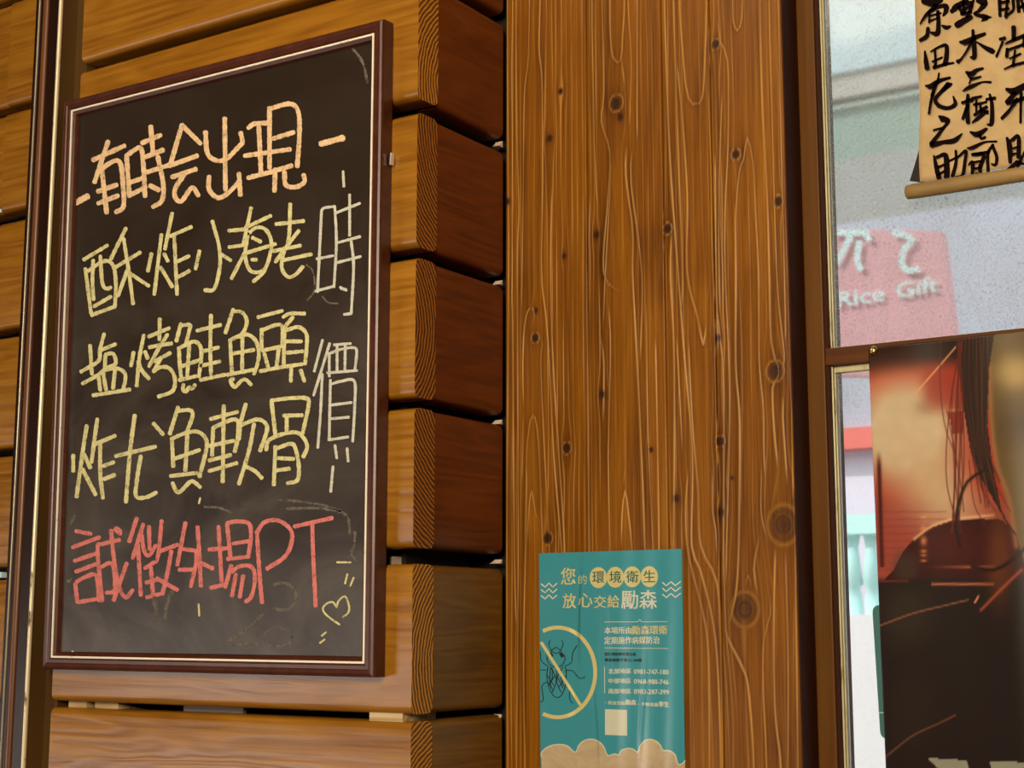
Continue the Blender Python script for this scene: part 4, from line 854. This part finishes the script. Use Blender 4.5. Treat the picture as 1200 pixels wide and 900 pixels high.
INS = [[(150,188),(135,220),(150,265),(165,290)],[(248,188),(262,225),(245,265),(235,290)],[(150,290),(200,250),(245,290)],[(165,290),(200,305),(235,290)],[(130,300),(120,350),(140,400),(200,425),(255,405),(280,350),(265,310)],
 [(62,285),(70,370),(130,420)],[(62,448),(115,452)],[(118,556),(75,590),(88,708),(64,735)],[(280,415),(335,385),(345,300),(385,235)],[(290,455),(345,458),(405,525),(455,512)],[(322,590),(320,710),(350,745)],
 [(130,420),(118,500),(135,600),(170,670),(205,692),(240,680),(275,610),(290,500),(280,420)],[(150,420),(190,500),(200,560),(165,650)],[(260,420),(215,500),(205,560),(245,650)],[(150,430),(145,560),(175,640)],[(165,430),(165,520),(140,590)],[(125,500),(150,545),(185,590)],[(190,500),(150,560)],[(130,560),(160,610)],[(245,440),(245,540),(270,590)],[(285,500),(250,560),(225,600)],[(215,520),(262,610)],[(205,430),(205,560)]]
flat_ribbons('insect_drawing', [(p, .95) for p in g3(INS)]+[(p, 3.6) for p in g3([[(148,300),(165,335)],[(238,300),(258,338)]])], ink['dark'], .00055, smooth=True, label='black line of the insect drawing')
# blank white square (where the code was printed)
sq = g2([[(420, 555), (549, 560), (550, 711), (420, 706)]])[0]
mesh('white_square', [fpt(a, b, .0005) for a, b in sq], [(3, 2, 1, 0)], flyer, [ink['white']])
cl = [(60,300),(62,262),(110,222),(180,205),(250,215),(310,262),(335,215),(370,180),(420,166),(475,178),(520,220),(550,285),(600,275),(632,282),(650,250),(700,234),(740,240),(772,262),(790,215),(820,180),(860,167),(905,178),(940,210),(960,248),(1010,252),(1050,285),(1072,350),(1105,345),(1125,322)]
clp = catmull(cl, 8); clp = g4([[tuple(q) for q in clp]])[0]; clp = [(min(max(a, 633.6), 803.0), b) for a, b in clp]
V, Fc = [], []
for a, b in clp: V.append(fpt(a, b, .0004)); V.append(fpt(a+.4, 956, .0004))
for i in range(len(clp)-1): Fc.append((2*i, 2*i+1, 2*i+3, 2*i+2))
mesh('printed_cloud', V, Fc, flyer, [ink['sand']])
flat_ribbons('cloud_outline', [([q for q in clp], 1.3)], ink['white'], .0006)

# ------------------------------------------------------------------ outside: street seen through the glass
YO = 4.6
def orect(name, u0, v0, u1, v1, y, mat, depth=.1, parent=None, xpad=0.0):
    a, b = PY(u0, v0, y), PY(u1, v1, y); return box(name, a[0]-xpad, b[0]+xpad, y, y+depth, b[2], a[2], parent, mat)
gnd = box('ground', -14, 16, .6, 30, -.3, -.02, None, plain('pale paving', (.62, .56, .48), .8)); tag(gnd, kind='structure')
bld = empty('street_building', (0, YO, 0)); tag(bld, 'pale lilac building across the street with beige parapet, seen blurred through the glass', 'building')
def zpx(v, y): return PY(1040, v, y)[2]
def oband(name, v0, v1, mat, dy=0.0, depth=.3, x0=-9, x1=9):
    return box(name, x0, x1, dy, dy+depth, max(-.02, zpx(v1, YO+dy)), zpx(v0, YO+dy), bld, mat)
oband('sky_panel', -900, 74, plain('pale blue sky panel', (.50, .58, .60), .5), -.02)  # pale blue panel added in place of the sky above the parapet
oband('parapet', 74, 104, plain('beige render', (.50, .44, .38), .8))
oband('shutter', 104, 178, plain('grey green shutter', (.26, .33, .27), .6), .05)
oband('shutter_rail', 113, 116, plain('pale rail', (.55, .58, .50), .6), .02, .04)
oband('wall', 178, 255, plain('grey beige wall', (.36, .34, .32), .8), .02)
oband('wall', 255, 498, plain('lilac grey wall', (.50, .48, .56), .8), .0)
oband('sign_band', 498, 523, plain('red fascia', (.80, .16, .12), .5), -.06, .1)
oband('wall', 523, 1500, plain('lilac wall', (.80, .70, .78), .8), .03)
bal = empty('balustrade', (0, YO-.6, 0)); tag(bal, 'pale aqua balustrade outside, seen through the lower pane', 'railing')
Mb = plain('aqua white paint', (.60, .88, .84), .6); Yb = YO-.6
zt, zb = zpx(603, Yb), zpx(720, Yb); box('top_rail', -5, 3, -.06, .06, zt-.07, zt, bal, Mb)
xb = PY(1000, 650, Yb)[0]; wpx = PY(1010, 650, Yb)[0]-xb
for i in range(-8, 9):
    cx = xb+wpx*2.1*i; V, Fc = [], []; sts = [(zb, .03), (zb+.05, .03), (zb+.1, .022), (zb+(zt-zb)*.3, .034), (zb+(zt-zb)*.6, .024), (zt-.12, .02), (zt-.07, .03)]
    for zz, r in sts:
        for j in range(8): t = math.pi*2*j/8; V.append((cx+r*math.cos(t), r*math.sin(t), zz))
    for a_ in range(len(sts)-1):
        for j in range(8): Fc.append((a_*8+j, a_*8+(j+1) % 8, (a_+1)*8+(j+1) % 8, (a_+1)*8+j))
    mesh('baluster', V, Fc, bal, [Mb], True)
box('plinth', -5, 3, -.1, .1, -.02, zb, bal, plain('white pink render', (.86, .78, .78), .7))
# red street sign with pale letters
Yn = 2.2
sign = empty('shop_sign', (0, Yn, 0)); tag(sign, 'faded red shop sign with pale lettering standing outside behind the dusty upper pane', 'sign')
soff = np.array([0, Yn, 0])
sq = [PY(*q, Yn)-soff for q in ((955, 268), (1102, 271), (1119, 400), (1121, 440), (958, 440))]
pq = PY(1112, 440, Yn); box('pole', pq[0]-.03, pq[0]+.03, .05, .11, -.02, pq[2]+.01, sign, plain('grey pole', (.4, .4, .4), .5))
n = len(sq); mesh('panel', [tuple(q) for q in sq]+[tuple(q+np.array([0, .05, 0])) for q in sq], [tuple(range(n-1, -1, -1)), tuple(range(n, 2*n))]+[(i, (i+1) % n, n+(i+1) % n, n+i) for i in range(n)], sign, [plain('faded red panel', (.92, .42, .46), .6)])
sp_ = lambda u, v, kk=0.0: tuple(PY(u, v, Yn-.01-kk)-soff)
Mg = plain('pale cyan letters', (.80, 1, .98), .6)
text_mesh([('Rice', 982, 360, 1036, 352, 18, .045), ('Gift', 1051, 350, 1099, 341, 18, .045)], Mg, 'lettering', sign, sp_, .0, 'pale block lettering')
gz = crop(960, 240, 5)
flat_ribbons('lettering', [(p, 7) for p in gz([[(80,165),(290,165)],[(195,160),(105,345)],[(180,210),(190,200)],[(235,210),(225,330),(250,385)],[(260,150),(300,215)],[(430,160),(545,200),(500,260),(485,340),(520,385),(590,375)]])], Mg, .002, sign, sp_, smooth=True)
# ------------------------------------------------------------------ the rest of the room (behind the camera)
Mw = plain('brown timber lining', (.13, .065, .022), .8); Mf = plain('dark floor', (.10, .06, .035), .5)
def shell(name, *a, mat=Mw): o = box(name, *a, None, mat); tag(o, kind='structure'); return o
shell('floor', -4.7, 3.1, -3.8, .28, -.1, 0.0, mat=Mf)
shell('ceiling', -4.7, 3.1, -3.8, .28, 3.0, 3.1, mat=plain('ceiling boards', (.13, .07, .025), .7))
shell('wall_rear', -4.7, 3.1, -3.8, -3.7, 0, 3)
shell('wall_right', 3.0, 3.1, -3.7, .28, 0, 3)
shell('wall_far_side', -4.7, -4.6, -3.7, .28, 0, 3)
shell('wall_window_side', WX1+.06, 3.0, YS, YS+.05, 0, 3)
w2 = empty('window_2', (-3.3, -3.7, 1.15)); tag(w2, kind='structure')
for nm, a in (('rail', (-1.32, 1.32, -.0, .1, .86, .94)), ('rail', (-1.32, 1.32, 0, .1, -.94, -.86)), ('stile', (-1.34, -1.26, 0, .1, -.86, .86)), ('stile', (1.26, 1.34, 0, .1, -.86, .86))): box(nm, *a, w2, M['stile'])
